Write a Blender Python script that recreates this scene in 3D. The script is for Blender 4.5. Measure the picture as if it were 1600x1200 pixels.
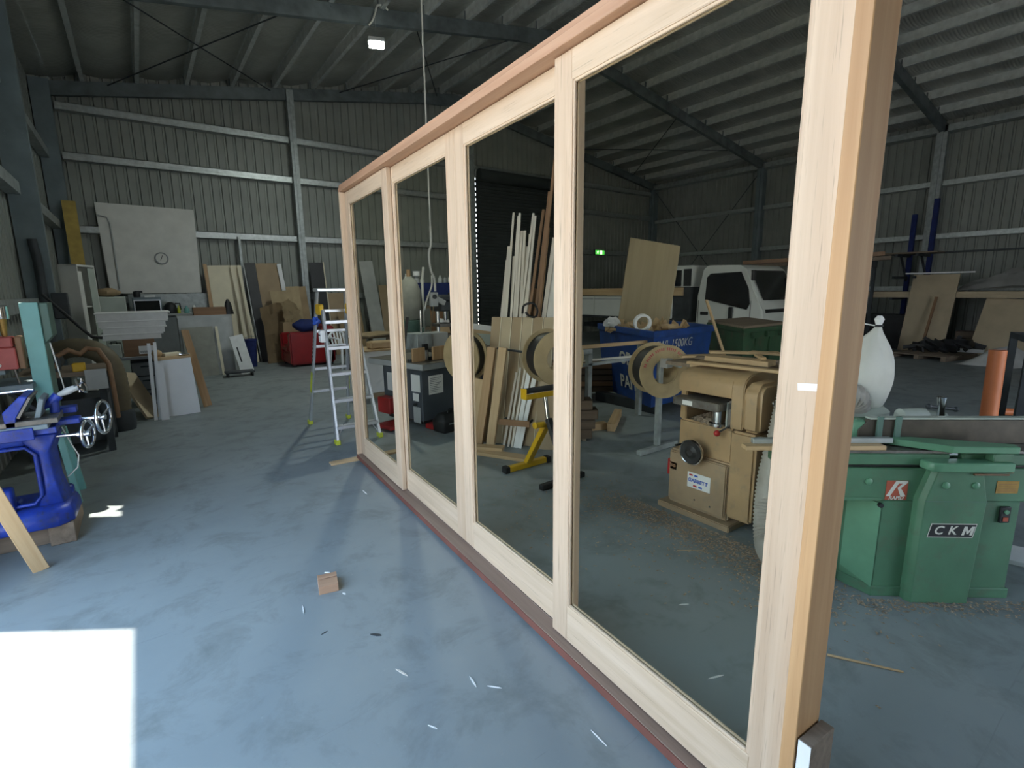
import bpy, bmesh, math, random
from mathutils import Vector, Matrix, Euler
for o in list(bpy.data.objects): bpy.data.objects.remove(o)
random.seed(7)
SC = bpy.context.scene
COL = SC.collection
V = Vector
R = math.radians

# ------------------------------------------------------------------ camera
cd = bpy.data.cameras.new('camera'); cam = bpy.data.objects.new('camera', cd); COL.objects.link(cam)
cd.sensor_fit = 'HORIZONTAL'; cd.sensor_width = 36.0; cd.lens = 36.0*791.0/1600.0
cd.clip_start = 0.02; cd.clip_end = 300
PITCH, ROLL, YAW = 0.18559, -0.011736, 0.62694      # down tilt, roll, heading clockwise from the shed's long axis
_f = V((math.sin(YAW)*math.cos(PITCH), math.cos(YAW)*math.cos(PITCH), -math.sin(PITCH)))
_r = V((math.cos(YAW), -math.sin(YAW), 0)); _u = _r.cross(_f)
_r2 = _r*math.cos(ROLL) + _u*math.sin(ROLL); _u2 = -_r*math.sin(ROLL) + _u*math.cos(ROLL)
cam.matrix_world = Matrix(((_r2.x, _u2.x, -_f.x, 0), (_r2.y, _u2.y, -_f.y, 0), (_r2.z, _u2.z, -_f.z, 1.6), (0, 0, 0, 1)))
SC.camera = cam

# ------------------------------------------------------------------ light and exposure
wd = bpy.data.worlds.new('sky'); SC.world = wd; wd.use_nodes = True
bg = wd.node_tree.nodes['Background']
bg.inputs[1].default_value = 3.2
_nt = wd.node_tree; _tc = _nt.nodes.new('ShaderNodeTexCoord'); _sx = _nt.nodes.new('ShaderNodeSeparateXYZ'); _rp = _nt.nodes.new('ShaderNodeValToRGB')
_nt.links.new(_tc.outputs['Generated'], _sx.inputs[0]); _nt.links.new(_sx.outputs['Z'], _rp.inputs[0]); _nt.links.new(_rp.outputs[0], bg.inputs[0])
_e = _rp.color_ramp.elements; _e[0].position = 0.0; _e[0].color = (0.80, 0.84, 0.88, 1); _e[1].position = 0.75; _e[1].color = (0.40, 0.66, 1.0, 1)   # pale at the horizon, blue overhead
sl = bpy.data.lights.new('sun', 'SUN'); sl.energy = 8.0; sl.angle = R(0.53); sl.color = (1.0, 0.93, 0.82)
so = bpy.data.objects.new('sun', sl); COL.objects.link(so)
SUN = V((0.82, -0.57, -3.25)).normalized()          # direction the light travels
so.rotation_euler = SUN.to_track_quat('-Z', 'Y').to_euler(); so.location = (-8, 6, 14)
SC.view_settings.view_transform = 'Standard'; SC.view_settings.look = 'None'
SC.view_settings.gamma = 1.0; SC.view_settings.use_curve_mapping = False
SC.view_settings.exposure = 0.86

# ------------------------------------------------------------------ materials
def nm(name):
    m = bpy.data.materials.new(name); m.use_nodes = True
    nt = m.node_tree; b = nt.nodes['Principled BSDF']
    return m, nt, b
def tex(nt, scale=(1, 1, 1), rnd=True):
    tc = nt.nodes.new('ShaderNodeTexCoord'); mp = nt.nodes.new('ShaderNodeMapping')
    mp.inputs['Scale'].default_value = scale
    nt.links.new(tc.outputs['Object'], mp.inputs['Vector'])
    if rnd:
        oi = nt.nodes.new('ShaderNodeObjectInfo'); mu = nt.nodes.new('ShaderNodeVectorMath'); mu.operation = 'SCALE'
        cb = nt.nodes.new('ShaderNodeCombineXYZ')
        for i in range(3): nt.links.new(oi.outputs['Random'], cb.inputs[i])
        nt.links.new(cb.outputs[0], mu.inputs[0]); mu.inputs[3].default_value = 37.0
        nt.links.new(mu.outputs[0], mp.inputs['Location'])
    return mp.outputs['Vector']
def noise(nt, vec, scale, detail=4, rough=0.55, dist=0.0):
    n = nt.nodes.new('ShaderNodeTexNoise'); n.inputs['Scale'].default_value = scale
    n.inputs['Detail'].default_value = detail; n.inputs['Roughness'].default_value = rough; n.inputs['Distortion'].default_value = dist
    nt.links.new(vec, n.inputs['Vector']); return n.outputs['Fac']
def ramp(nt, fac, stops):
    r = nt.nodes.new('ShaderNodeValToRGB'); el = r.color_ramp.elements
    while len(el) < len(stops): el.new(0.5)
    for e, (p, c) in zip(el, stops):
        e.position = p; e.color = (c[0], c[1], c[2], 1) if not isinstance(c, float) else (c, c, c, 1)
    nt.links.new(fac, r.inputs[0]); return r.outputs[0]
def mix(nt, fac, a, b, mode='MIX'):
    m = nt.nodes.new('ShaderNodeMix'); m.data_type = 'RGBA'; m.blend_type = mode
    if isinstance(fac, float): m.inputs[0].default_value = fac
    else: nt.links.new(fac, m.inputs[0])
    for k, x in ((6, a), (7, b)):
        if isinstance(x, tuple): m.inputs[k].default_value = (x[0], x[1], x[2], 1)
        else: nt.links.new(x, m.inputs[k])
    return m.outputs[2]
def bump(nt, b, h, strength, dist=0.01):
    bn = nt.nodes.new('ShaderNodeBump'); bn.inputs['Strength'].default_value = strength; bn.inputs['Distance'].default_value = dist
    nt.links.new(h, bn.inputs['Height']); nt.links.new(bn.outputs[0], b.inputs['Normal'])
def mpaint(name, col, rough=0.5, metal=0.0, var=0.12, scale=6.0, bm=0.0, dirt=None, spec=0.5):
    m, nt, b = nm(name); v = tex(nt)
    f = noise(nt, v, scale, 5)
    lo = tuple(c*(1-var*1.6) for c in col); hi = tuple(min(1, c*(1+var)) for c in col)
    c = ramp(nt, f, [(0.3, lo), (0.7, hi)])
    if dirt:
        f2 = noise(nt, v, scale*2.3, 6, 0.7); d = ramp(nt, f2, [(0.52, 0.0), (0.72, 1.0)])
        c = mix(nt, d, c, dirt)
    nt.links.new(c, b.inputs['Base Color']); b.inputs['Roughness'].default_value = rough; b.inputs['Metallic'].default_value = metal
    b.inputs['Specular IOR Level'].default_value = spec
    if bm: bump(nt, b, noise(nt, v, scale*8, 3), bm, 0.004)
    return m
def mwood(name, c1, c2, axis='z', scale=1.0, pores=0.5, rough=0.55, fine=1.0):
    m, nt, b = nm(name)
    s = [26.0*scale]*3; s['xyz'.index(axis)] = 0.9*scale
    v = tex(nt, tuple(s))
    f = noise(nt, v, 1.0, 5, 0.6, 0.6)
    c = ramp(nt, f, [(0.28, c1), (0.72, c2)])
    s2 = [170.0*scale*fine]*3; s2['xyz'.index(axis)] = 5.0*scale
    v2 = tex(nt, tuple(s2)); f2 = noise(nt, v2, 1.0, 3, 0.6)
    p = ramp(nt, f2, [(0.60, 0.0), (0.78, 1.0)])
    mu = nt.nodes.new('ShaderNodeMath'); mu.operation = 'MULTIPLY'; nt.links.new(p, mu.inputs[0]); mu.inputs[1].default_value = pores
    c = mix(nt, mu.outputs[0], c, tuple(x*0.45 for x in c1))
    s3 = [3.0]*3; s3['xyz'.index(axis)] = 0.7
    f3 = noise(nt, tex(nt, tuple(s3)), 1.0, 3); g = ramp(nt, f3, [(0.3, (0.86, 0.84, 0.82)), (0.7, (1.08, 1.06, 1.03))])
    c = mix(nt, 1.0, c, g, 'MULTIPLY')
    nt.links.new(c, b.inputs['Base Color']); b.inputs['Roughness'].default_value = rough
    bump(nt, b, f2, 0.12, 0.002)
    return m
def msolid(name, col, rough=0.5, metal=0.0, spec=0.5):
    return mpaint(name, col, rough, metal, 0.05, 9.0, spec=spec)

M = {}
# joinery timber (grain along local z or x)
M['ash_z'] = mwood('ash_upright', (0.55, 0.405, 0.28), (0.68, 0.535, 0.395), 'z', 1.0, 0.85)
M['ash_x'] = mwood('ash_rail', (0.57, 0.435, 0.30), (0.70, 0.56, 0.42), 'x', 1.0, 0.7)
M['jamb_z'] = mwood('honey_jamb', (0.47, 0.26, 0.11), (0.61, 0.38, 0.19), 'z', 0.8, 0.2)
M['head_x'] = mwood('pink_head', (0.44, 0.255, 0.16), (0.55, 0.35, 0.235), 'x', 0.9, 0.15)
M['sill_x'] = mwood('brown_sill', (0.21, 0.145, 0.115), (0.30, 0.22, 0.175), 'x', 1.0, 0.3)
M['pine_x'] = mwood('pine_x', (0.50, 0.34, 0.18), (0.62, 0.46, 0.28), 'x', 0.9, 0.2)
M['pine_y'] = mwood('pine_y', (0.50, 0.34, 0.18), (0.62, 0.46, 0.28), 'y', 0.9, 0.2)
M['pine_z'] = mwood('pine_z', (0.50, 0.34, 0.18), (0.62, 0.46, 0.28), 'z', 0.9, 0.2)
M['oak_z'] = mwood('oak_z', (0.42, 0.26, 0.13), (0.55, 0.37, 0.21), 'z', 0.8, 0.25)
M['brown_z'] = mwood('brown_z', (0.20, 0.11, 0.055), (0.30, 0.17, 0.09), 'z', 0.8, 0.3)
M['brown_x'] = mwood('brown_x', (0.20, 0.11, 0.055), (0.30, 0.17, 0.09), 'x', 0.8, 0.3)
M['old_x'] = mwood('old_timber_x', (0.17, 0.13, 0.10), (0.30, 0.24, 0.18), 'x', 0.8, 0.5, 0.85)
M['old_y'] = mwood('old_timber_y', (0.17, 0.13, 0.10), (0.30, 0.24, 0.18), 'y', 0.8, 0.5, 0.85)
M['dark_x'] = mwood('dark_stack_x', (0.08, 0.055, 0.04), (0.16, 0.12, 0.085), 'x', 0.8, 0.5, 0.85)
M['dark_y'] = mwood('dark_stack_y', (0.07, 0.05, 0.035), (0.15, 0.11, 0.075), 'y', 0.8, 0.5, 0.85)
M['white_z'] = mwood('primed_strip', (0.66, 0.62, 0.56), (0.78, 0.75, 0.69), 'z', 0.6, 0.1)
M['mdf'] = mpaint('mdf', (0.40, 0.30, 0.19), 0.75, 0, 0.08, 3)
M['mdf_pale'] = mpaint('mdf_pale', (0.50, 0.41, 0.28), 0.75, 0, 0.08, 3)
M['ply'] = mwood('plywood', (0.33, 0.27, 0.16), (0.42, 0.35, 0.22), 'z', 0.35, 0.15, 0.7)
M['card'] = mpaint('cardboard', (0.36, 0.26, 0.15), 0.85, 0, 0.1, 4)
M['card_pale'] = mpaint('cardboard_pale', (0.45, 0.35, 0.21), 0.85, 0, 0.1, 4)
M['white'] = mpaint('white_laminate', (0.84, 0.85, 0.86), 0.35, 0, 0.03, 4)
M['offwhite'] = mpaint('off_white', (0.70, 0.70, 0.66), 0.5, 0, 0.06, 4)
M['cream'] = mpaint('cream', (0.80, 0.73, 0.55), 0.55, 0, 0.06, 3)
M['palegreen'] = mpaint('pale_green_grey', (0.42, 0.47, 0.42), 0.5, 0, 0.08, 3)
M['foam'] = mpaint('polystyrene', (0.82, 0.83, 0.82), 0.8, 0, 0.04, 14, 0.2)
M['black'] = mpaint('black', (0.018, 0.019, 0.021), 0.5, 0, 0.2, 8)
M['char'] = mpaint('charcoal_board', (0.035, 0.038, 0.042), 0.5, 0, 0.15, 4)
M['grey'] = mpaint('mid_grey', (0.26, 0.28, 0.29), 0.5, 0, 0.08, 5)
M['lgrey'] = mpaint('light_grey', (0.46, 0.48, 0.48), 0.5, 0, 0.08, 5)
M['galv'] = mpaint('galvanised', (0.52, 0.56, 0.56), 0.42, 0.75, 0.12, 14)
M['zinc'] = mpaint('galvanised_dull', (0.42, 0.46, 0.46), 0.5, 0.5, 0.15, 10)
M['alu'] = mpaint('aluminium', (0.72, 0.74, 0.77), 0.35, 0.8, 0.05, 20)
M['chrome'] = mpaint('chrome', (0.75, 0.77, 0.8), 0.14, 1.0, 0.03, 10)
M['cast'] = mpaint('cast_iron', (0.20, 0.19, 0.175), 0.42, 0.6, 0.2, 14, 0, (0.12, 0.09, 0.06))
M['steelblue'] = mpaint('blue_grey_steel', (0.19, 0.24, 0.265), 0.5, 0.15, 0.12, 3)
M['rafter'] = mpaint('rafter_steel', (0.16, 0.19, 0.20), 0.45, 0.35, 0.25, 3)
M['purlin'] = mpaint('purlin_zinc', (0.60, 0.63, 0.62), 0.45, 0.35, 0.12, 8)
M['darksteel'] = mpaint('dark_steel', (0.05, 0.058, 0.066), 0.55, 0.2, 0.2, 5)
M['blue'] = mpaint('machine_blue', (0.02, 0.055, 0.40), 0.34, 0, 0.25, 9, 0.25, (0.045, 0.05, 0.10))
M['teal'] = mpaint('teal_paint', (0.20, 0.47, 0.45), 0.45, 0, 0.08, 5, 0.1)
M['dgreen'] = mpaint('dark_green_paint', (0.09, 0.17, 0.14), 0.5, 0, 0.1, 5)
M['green'] = mpaint('machine_green', (0.085, 0.205, 0.12), 0.42, 0, 0.14, 4, 0.12, (0.10, 0.16, 0.10))
M['green2'] = mpaint('machine_green_light', (0.13, 0.31, 0.19), 0.4, 0, 0.1, 5)
M['tan'] = mpaint('machine_tan', (0.43, 0.29, 0.155), 0.38, 0, 0.10, 4, 0.08, (0.28, 0.22, 0.14))
M['tan_low'] = mpaint('machine_tan_dusty', (0.39, 0.28, 0.175), 0.5, 0, 0.14, 4, 0.08, (0.27, 0.23, 0.17))
M['red'] = mpaint('red', (0.42, 0.02, 0.02), 0.45, 0, 0.1, 6)
M['redbox'] = mpaint('faded_red', (0.46, 0.10, 0.09), 0.5, 0, 0.12, 8)
M['sofa'] = mpaint('red_vinyl', (0.26, 0.008, 0.010), 0.4, 0, 0.12, 6)
M['navy'] = mpaint('navy_cloth', (0.012, 0.025, 0.13), 0.8, 0, 0.2, 9)
M['binblue'] = mpaint('skip_blue', (0.015, 0.065, 0.28), 0.5, 0, 0.2, 4, 0, (0.03, 0.06, 0.14))
M['bingreen'] = mpaint('skip_green', (0.035, 0.095, 0.045), 0.55, 0, 0.25, 3, 0, (0.08, 0.085, 0.05))
M['yellow'] = mpaint('yellow', (0.70, 0.42, 0.015), 0.42, 0, 0.06, 8)
M['lime'] = mpaint('lime_plastic', (0.55, 0.60, 0.05), 0.5, 0, 0.06, 8)
M['orange'] = mpaint('orange_pipe', (0.62, 0.19, 0.07), 0.5, 0, 0.08, 4)
M['truck'] = mpaint('truck_white', (0.70, 0.72, 0.70), 0.3, 0, 0.04, 2)
M['rubber'] = mpaint('rubber', (0.02, 0.02, 0.02), 0.75, 0, 0.1, 10)
M['sawcab'] = mpaint('saw_grey', (0.075, 0.09, 0.11), 0.4, 0, 0.1, 5)
M['duct'] = mpaint('duct_hose', (0.40, 0.38, 0.34), 0.5, 0, 0.08, 10)
M['brownhose'] = mpaint('brown_hose', (0.16, 0.13, 0.08), 0.6, 0, 0.15, 5)
M['canvas'] = mpaint('dust_bag', (0.66, 0.67, 0.62), 0.85, 0, 0.06, 6, 0.15)
M['sack'] = mpaint('grey_cloth', (0.33, 0.33, 0.29), 0.9, 0, 0.1, 6, 0.2)
M['fence'] = mpaint('fence_iron', (0.075, 0.065, 0.05), 0.4, 0.4, 0.2, 12)
M['redsill'] = mpaint('sill_edge_red', (0.19, 0.07, 0.05), 0.6, 0, 0.12, 8)
M['tarp'] = mpaint('tarp', (0.56, 0.56, 0.54), 0.6, 0, 0.1, 4)
M['chips'] = mpaint('wood_chips', (0.44, 0.34, 0.25), 0.9, 0, 0.35, 90, 0.6)
M['paper'] = mpaint('paper', (0.80, 0.81, 0.80), 0.7, 0, 0.03, 6)
M['brass'] = mpaint('brass_plate', (0.36, 0.22, 0.06), 0.4, 0.5, 0.15, 20)
M['cablewhite'] = mpaint('white_cable', (0.62, 0.62, 0.58), 0.5, 0, 0.05, 6)
M['badgeblue'] = msolid('badge_blue', (0.03, 0.10, 0.50)); M['badgered'] = msolid('badge_red', (0.50, 0.04, 0.04))
M['logored'] = msolid('logo_red', (0.40, 0.085, 0.045)); M['letter'] = msolid('letter_white', (0.66, 0.66, 0.60))
M['yellowfoil'] = mpaint('yellow_board', (0.50, 0.36, 0.10), 0.8, 0, 0.12, 6)
M['stain'] = mpaint('reel_ply', (0.42, 0.32, 0.18), 0.7, 0, 0.12, 8)

def mfloor():
    m, nt, b = nm('painted_concrete'); v = tex(nt, rnd=False)
    f = noise(nt, v, 0.55, 6, 0.6); c = ramp(nt, f, [(0.3, (0.215, 0.25, 0.262)), (0.7, (0.295, 0.33, 0.335))])
    f2 = noise(nt, v, 3.2, 7, 0.68, 0.4); d = ramp(nt, f2, [(0.50, 0.0), (0.72, 0.85)])
    c = mix(nt, d, c, (0.165, 0.185, 0.18))
    f3 = noise(nt, v, 34, 4, 0.7); e = ramp(nt, f3, [(0.66, 0.0), (0.76, 0.55)]); c = mix(nt, e, c, (0.42, 0.43, 0.42))
    v4 = tex(nt, (0.5, 9, 1), rnd=False); f4 = noise(nt, v4, 1.3, 3, 0.5, 1.4); g = ramp(nt, f4, [(0.685, 0.0), (0.70, 0.35), (0.715, 0.0)])
    c = mix(nt, g, c, (0.15, 0.165, 0.17))
    nt.links.new(c, b.inputs['Base Color'])
    r = ramp(nt, f2, [(0.3, 0.42), (0.7, 0.6)]); nt.links.new(r, b.inputs['Roughness'])
    bump(nt, b, f3, 0.05, 0.003)
    return m
M['floor'] = mfloor()
M['apron'] = mpaint('concrete_apron', (0.50, 0.43, 0.34), 0.9, 0, 0.1, 1)
M['clad'] = mpaint('wall_cladding', (0.285, 0.305, 0.28), 0.55, 0.15, 0.08, 2)
M['doordark'] = mpaint('roller_curtain', (0.055, 0.065, 0.066), 0.5, 0.1, 0.12, 2)
def mfoil():
    m, nt, b = nm('roof_foil'); v = tex(nt, rnd=False)
    f = noise(nt, v, 1.4, 5); c = ramp(nt, f, [(0.3, (0.44, 0.45, 0.42)), (0.7, (0.62, 0.63, 0.59))])
    nt.links.new(c, b.inputs['Base Color']); b.inputs['Metallic'].default_value = 0.6; b.inputs['Roughness'].default_value = 0.36
    w = nt.nodes.new('ShaderNodeTexWave'); w.bands_direction = 'Y'; w.inputs['Scale'].default_value = 5.5; w.inputs['Distortion'].default_value = 0.5
    w.inputs['Detail'].default_value = 2; nt.links.new(v, w.inputs['Vector'])
    f2 = noise(nt, tex(nt, (3, 14, 3), rnd=False), 2.2, 5, 0.65); a = nt.nodes.new('ShaderNodeMath'); a.operation = 'ADD'; nt.links.new(w.outputs['Fac'], a.inputs[0]); nt.links.new(f2, a.inputs[1])
    bump(nt, b, a.outputs[0], 0.5, 0.02)
    return m
M['foil'] = mfoil()
def mglass(name, tint, rough=0.0, refl=1.05):
    m, nt, b = nm(name); nt.nodes.remove(b)
    out = nt.nodes['Material Output']
    tr = nt.nodes.new('ShaderNodeBsdfTransparent'); tr.inputs[0].default_value = (*tint, 1)
    gl = nt.nodes.new('ShaderNodeBsdfGlossy'); gl.inputs['Roughness'].default_value = rough
    fr = nt.nodes.new('ShaderNodeFresnel'); fr.inputs[0].default_value = refl
    ge = nt.nodes.new('ShaderNodeNewGeometry'); iv = nt.nodes.new('ShaderNodeMath'); iv.operation = 'SUBTRACT'; iv.inputs[0].default_value = 1.0
    nt.links.new(ge.outputs['Backfacing'], iv.inputs[1]); mu = nt.nodes.new('ShaderNodeMath'); mu.operation = 'MULTIPLY'
    nt.links.new(fr.outputs[0], mu.inputs[0]); nt.links.new(iv.outputs[0], mu.inputs[1])      # reflection at the outer faces only
    mx = nt.nodes.new('ShaderNodeMixShader'); nt.links.new(mu.outputs[0], mx.inputs[0])
    nt.links.new(tr.outputs[0], mx.inputs[1]); nt.links.new(gl.outputs[0], mx.inputs[2]); nt.links.new(mx.outputs[0], out.inputs[0])
    return m
M['glass'] = mglass('tinted_glass', (0.93, 0.925, 0.88))
M['dglass'] = mpaint('dark_glass', (0.012, 0.014, 0.015), 0.08, 0, 0.05, 2)
def memit(name, col, s):
    m, nt, b = nm(name); b.inputs['Base Color'].default_value = (*col, 1)
    b.inputs['Emission Color'].default_value = (*col, 1); b.inputs['Emission Strength'].default_value = s
    return m
M['lamp'] = memit('lamp_diffuser', (0.93, 1.0, 0.93), 60.0)
M['exit'] = memit('exit_green', (0.10, 0.75, 0.10), 0.5)
M['exitwhite'] = memit('exit_white', (0.75, 1.0, 0.65), 1.3)
# ------------------------------------------------------------------ mesh helpers
class MB:
    def __init__(s): s.bm = bmesh.new()
    def obox(s, c, a, b, d):
        c, a, b, d = V(c), V(a), V(b), V(d); vs = []
        for i in (-1, 1):
            for j in (-1, 1):
                for k in (-1, 1): vs.append(s.bm.verts.new(c + a*i + b*j + d*k))
        fl = [(0, 1, 3, 2), (4, 6, 7, 5), (0, 4, 5, 1), (2, 3, 7, 6), (0, 2, 6, 4), (1, 5, 7, 3)]
        if a.cross(b).dot(d) < 0: fl = [q[::-1] for q in fl]
        for q in fl: s.bm.faces.new([vs[i] for i in q])
        return s
    def box(s, x0, x1, y0, y1, z0, z1):
        return s.obox(((x0+x1)/2, (y0+y1)/2, (z0+z1)/2), (abs(x1-x0)/2, 0, 0), (0, abs(y1-y0)/2, 0), (0, 0, abs(z1-z0)/2))
    def plank(s, a, b, side, w, t):
        a, b = V(a), V(b); d = b - a; u = V(side); u = (u - d*(u.dot(d)/d.dot(d))).normalized(); n = d.normalized().cross(u)
        return s.obox((a+b)/2, d/2, u*(w/2), n*(t/2))
    def cyl(s, p0, p1, r0, r1=None, n=16, caps=True):
        p0, p1 = V(p0), V(p1); r1 = r0 if r1 is None else r1
        d = (p1-p0).normalized(); x = d.orthogonal().normalized(); y = d.cross(x); A = []; B = []
        for i in range(n):
            t = 2*math.pi*i/n; k = x*math.cos(t) + y*math.sin(t); A.append(s.bm.verts.new(p0+k*r0)); B.append(s.bm.verts.new(p1+k*r1))
        for i in range(n): s.bm.faces.new((A[i], A[(i+1) % n], B[(i+1) % n], B[i]))
        if caps: s.bm.faces.new(A[::-1]); s.bm.faces.new(B)
        return s
    def tube(s, pts, r, n=8, caps=True, closed=False):
        P = [V(p) for p in pts]; L = len(P); rings = []; x = None
        for i in range(L):
            if closed: d = (P[(i+1) % L]-P[i-1]).normalized()
            else: d = (P[min(i+1, L-1)]-P[max(i-1, 0)]).normalized()
            x = d.orthogonal().normalized() if x is None else (x - d*x.dot(d)).normalized()
            y = d.cross(x); rr = r[i] if isinstance(r, (list, tuple)) else r
            rings.append([s.bm.verts.new(P[i] + (x*math.cos(2*math.pi*k/n) + y*math.sin(2*math.pi*k/n))*rr) for k in range(n)])
        for i in range(L if closed else L-1):
            A, B = rings[i], rings[(i+1) % L]
            for k in range(n): s.bm.faces.new((A[k], A[(k+1) % n], B[(k+1) % n], B[k]))
        if caps and not closed: s.bm.faces.new(rings[0][::-1]); s.bm.faces.new(rings[-1])
        return s
    def lathe(s, prof, o, axis=(0, 0, 1), n=24, closed=False):
        o, ax = V(o), V(axis).normalized(); x = ax.orthogonal().normalized(); y = ax.cross(x); rings = []
        for r, h in prof:
            rings.append([s.bm.verts.new(o + ax*h + (x*math.cos(2*math.pi*k/n) + y*math.sin(2*math.pi*k/n))*max(r, 1e-4)) for k in range(n)])
        m = len(rings)
        for i in range(m if closed else m-1):
            A, B = rings[i], rings[(i+1) % m]
            for k in range(n): s.bm.faces.new((A[k], A[(k+1) % n], B[(k+1) % n], B[k]))
        if not closed: s.bm.faces.new(rings[0][::-1]); s.bm.faces.new(rings[-1])
        return s
    def prism(s, pts, vec):
        P = [V(p) for p in pts]; v = V(vec); n = len(P)
        nr = V((0, 0, 0))
        for i in range(n): nr += P[i].cross(P[(i+1) % n])
        if nr.dot(v) < 0: P = P[::-1]
        A = [s.bm.verts.new(p) for p in P]; B = [s.bm.verts.new(p+v) for p in P]
        s.bm.faces.new(A[::-1]); s.bm.faces.new(B)
        for i in range(n): s.bm.faces.new((A[i], A[(i+1) % n], B[(i+1) % n], B[i]))
        return s
    def loft(s, rings, caps=True):
        Q = [[s.bm.verts.new(V(p)) for p in r] for r in rings]; n = len(Q[0])
        for i in range(len(Q)-1):
            for k in range(n): s.bm.faces.new((Q[i][k], Q[i][(k+1) % n], Q[i+1][(k+1) % n], Q[i+1][k]))
        if caps: s.bm.faces.new(Q[0][::-1]); s.bm.faces.new(Q[-1])
        return s
    def ball(s, c, r, n=14, m=8, f=None):
        c = V(c); r = (r, r, r) if isinstance(r, (int, float)) else r; rings = []
        for i in range(m+1):
            a = math.pi*i/m - math.pi/2; ring = []
            for k in range(n):
                b = 2*math.pi*k/n; d = V((math.cos(a)*math.cos(b), math.cos(a)*math.sin(b), math.sin(a)))
                if i in (0, m): d = V((0.02*math.cos(b), 0.02*math.sin(b), math.sin(a)))
                q = 1.0 if f is None else f(d)
                ring.append(c + V((d.x*r[0], d.y*r[1], d.z*r[2]))*q)
            rings.append(ring)
        return s.loft(rings)
    def grid(s, fn, nu, nv):
        Q = [[s.bm.verts.new(V(fn(i/nu, j/nv))) for j in range(nv+1)] for i in range(nu+1)]
        for i in range(nu):
            for j in range(nv): s.bm.faces.new((Q[i][j], Q[i+1][j], Q[i+1][j+1], Q[i][j+1]))
        return s
    def mesh(s, name, m, bevel=0, smooth=None, seg=1):
        if bevel:
            bmesh.ops.recalc_face_normals(s.bm, faces=s.bm.faces[:])
            es = [e for e in s.bm.edges if len(e.link_faces) == 2 and e.calc_face_angle(0) > 0.6]
            bmesh.ops.bevel(s.bm, geom=es, offset=bevel, segments=seg, affect='EDGES', clamp_overlap=True)
        bmesh.ops.recalc_face_normals(s.bm, faces=s.bm.faces[:])
        me = bpy.data.meshes.new(name); s.bm.to_mesh(me); s.bm.free()
        me.materials.append(m if not isinstance(m, str) else M[m])
        if smooth:
            me.polygons.foreach_set('use_smooth', [True]*len(me.polygons)); me.set_sharp_from_angle(angle=R(smooth))
        return me
    def build(s, name, m, parent=None, bevel=0, smooth=None, loc=None, rot=None, seg=1):
        o = bpy.data.objects.new(name, s.mesh(name, m, bevel, smooth, seg)); COL.objects.link(o)
        if parent is not None: o.parent = parent
        if loc is not None: o.location = loc
        if rot is not None: o.rotation_euler = rot
        return o
def tag(o, label, cat, group=None):
    o['label'] = label; o['category'] = cat
    if group: o['group'] = group
    return o
def thing(name, label, cat, loc=(0, 0, 0), rz=0.0, group=None):
    o = bpy.data.objects.new(name, None); COL.objects.link(o); o.empty_display_size = 0.1
    o.location = loc; o.rotation_euler = (0, 0, rz); return tag(o, label, cat, group)
def struct(o): o['kind'] = 'structure'; return o
def stuff(o): o['kind'] = 'stuff'; return o
def BOX(x0, x1, y0, y1, z0, z1): return MB().box(x0, x1, y0, y1, z0, z1)
def copyof(o, parent=None):
    c = o.copy(); COL.objects.link(c); c.parent = parent; return c
def dup(t, loc, rz=None, label=None):
    c = copyof(t, t.parent); c.location = loc
    if rz is not None: c.rotation_euler = (0, 0, rz)
    if label: c['label'] = label
    for ch in t.children:
        d = copyof(ch, c)
        for gch in ch.children: copyof(gch, d)
    return c
def text(name, s, size, m, parent, origin, xdir, updir, ext=0.0008, shear=0.0, bold=0.0, align='CENTER', squash=1.0):
    cu = bpy.data.curves.new(name, 'FONT'); cu.body = s; cu.size = size; cu.extrude = ext; cu.shear = shear; cu.offset = bold
    cu.align_x = align; cu.align_y = 'CENTER'; cu.resolution_u = 3
    t = bpy.data.objects.new(name, cu); COL.objects.link(t)
    dg = bpy.context.evaluated_depsgraph_get(); me = bpy.data.meshes.new_from_object(t.evaluated_get(dg))
    bpy.data.objects.remove(t); me.materials.clear(); me.materials.append(M[m])
    o = bpy.data.objects.new(name, me); COL.objects.link(o); o.parent = parent
    x = V(xdir).normalized(); u = V(updir).normalized(); n = x.cross(u)
    o.matrix_local = Matrix.Translation(V(origin)) @ Matrix(((x.x*squash, u.x, n.x, 0), (x.y*squash, u.y, n.y, 0), (x.z*squash, u.z, n.z, 0), (0, 0, 0, 1)))
    return o
def board(name, label, cat, base, top, side, w, t, m, group=None, bevel=0.0):
    """a board standing from base to top (centre lines), width w along side; its own origin at its foot"""
    base, top = V(base), V(top); d = top - base; L = d.length; z = d.normalized(); x = V(side); x = (x - z*x.dot(z)).normalized(); y = z.cross(x)
    o = MB().box(-w/2, w/2, -t/2, t/2, 0, L).build(name, m, bevel=bevel)
    o.matrix_world = Matrix(((x.x, y.x, z.x, base.x), (x.y, y.y, z.y, base.y), (x.z, y.z, z.z, base.z), (0, 0, 0, 1)))
    return tag(o, label, cat, group)
# ------------------------------------------------------------------ the shed
XL, XR, YB, YF = -1.2, 16.95, 13.65, -4.6
XM = 7.87
def zr(x): return 5.56 + 0.168*(min(x, 2*XM-x)+0.76)          # top of the rafters
FR = [13.5, 9.2, 4.6, 0.0, -4.5]                              # portal frames
struct(BOX(XL-0.1, XR+0.1, YF-0.1, YB+0.1, -0.2, 0.0).build('floor', 'floor'))
struct(BOX(-45, 62, -50, 60, -0.4, -0.2).build('ground', 'apron'))

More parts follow.
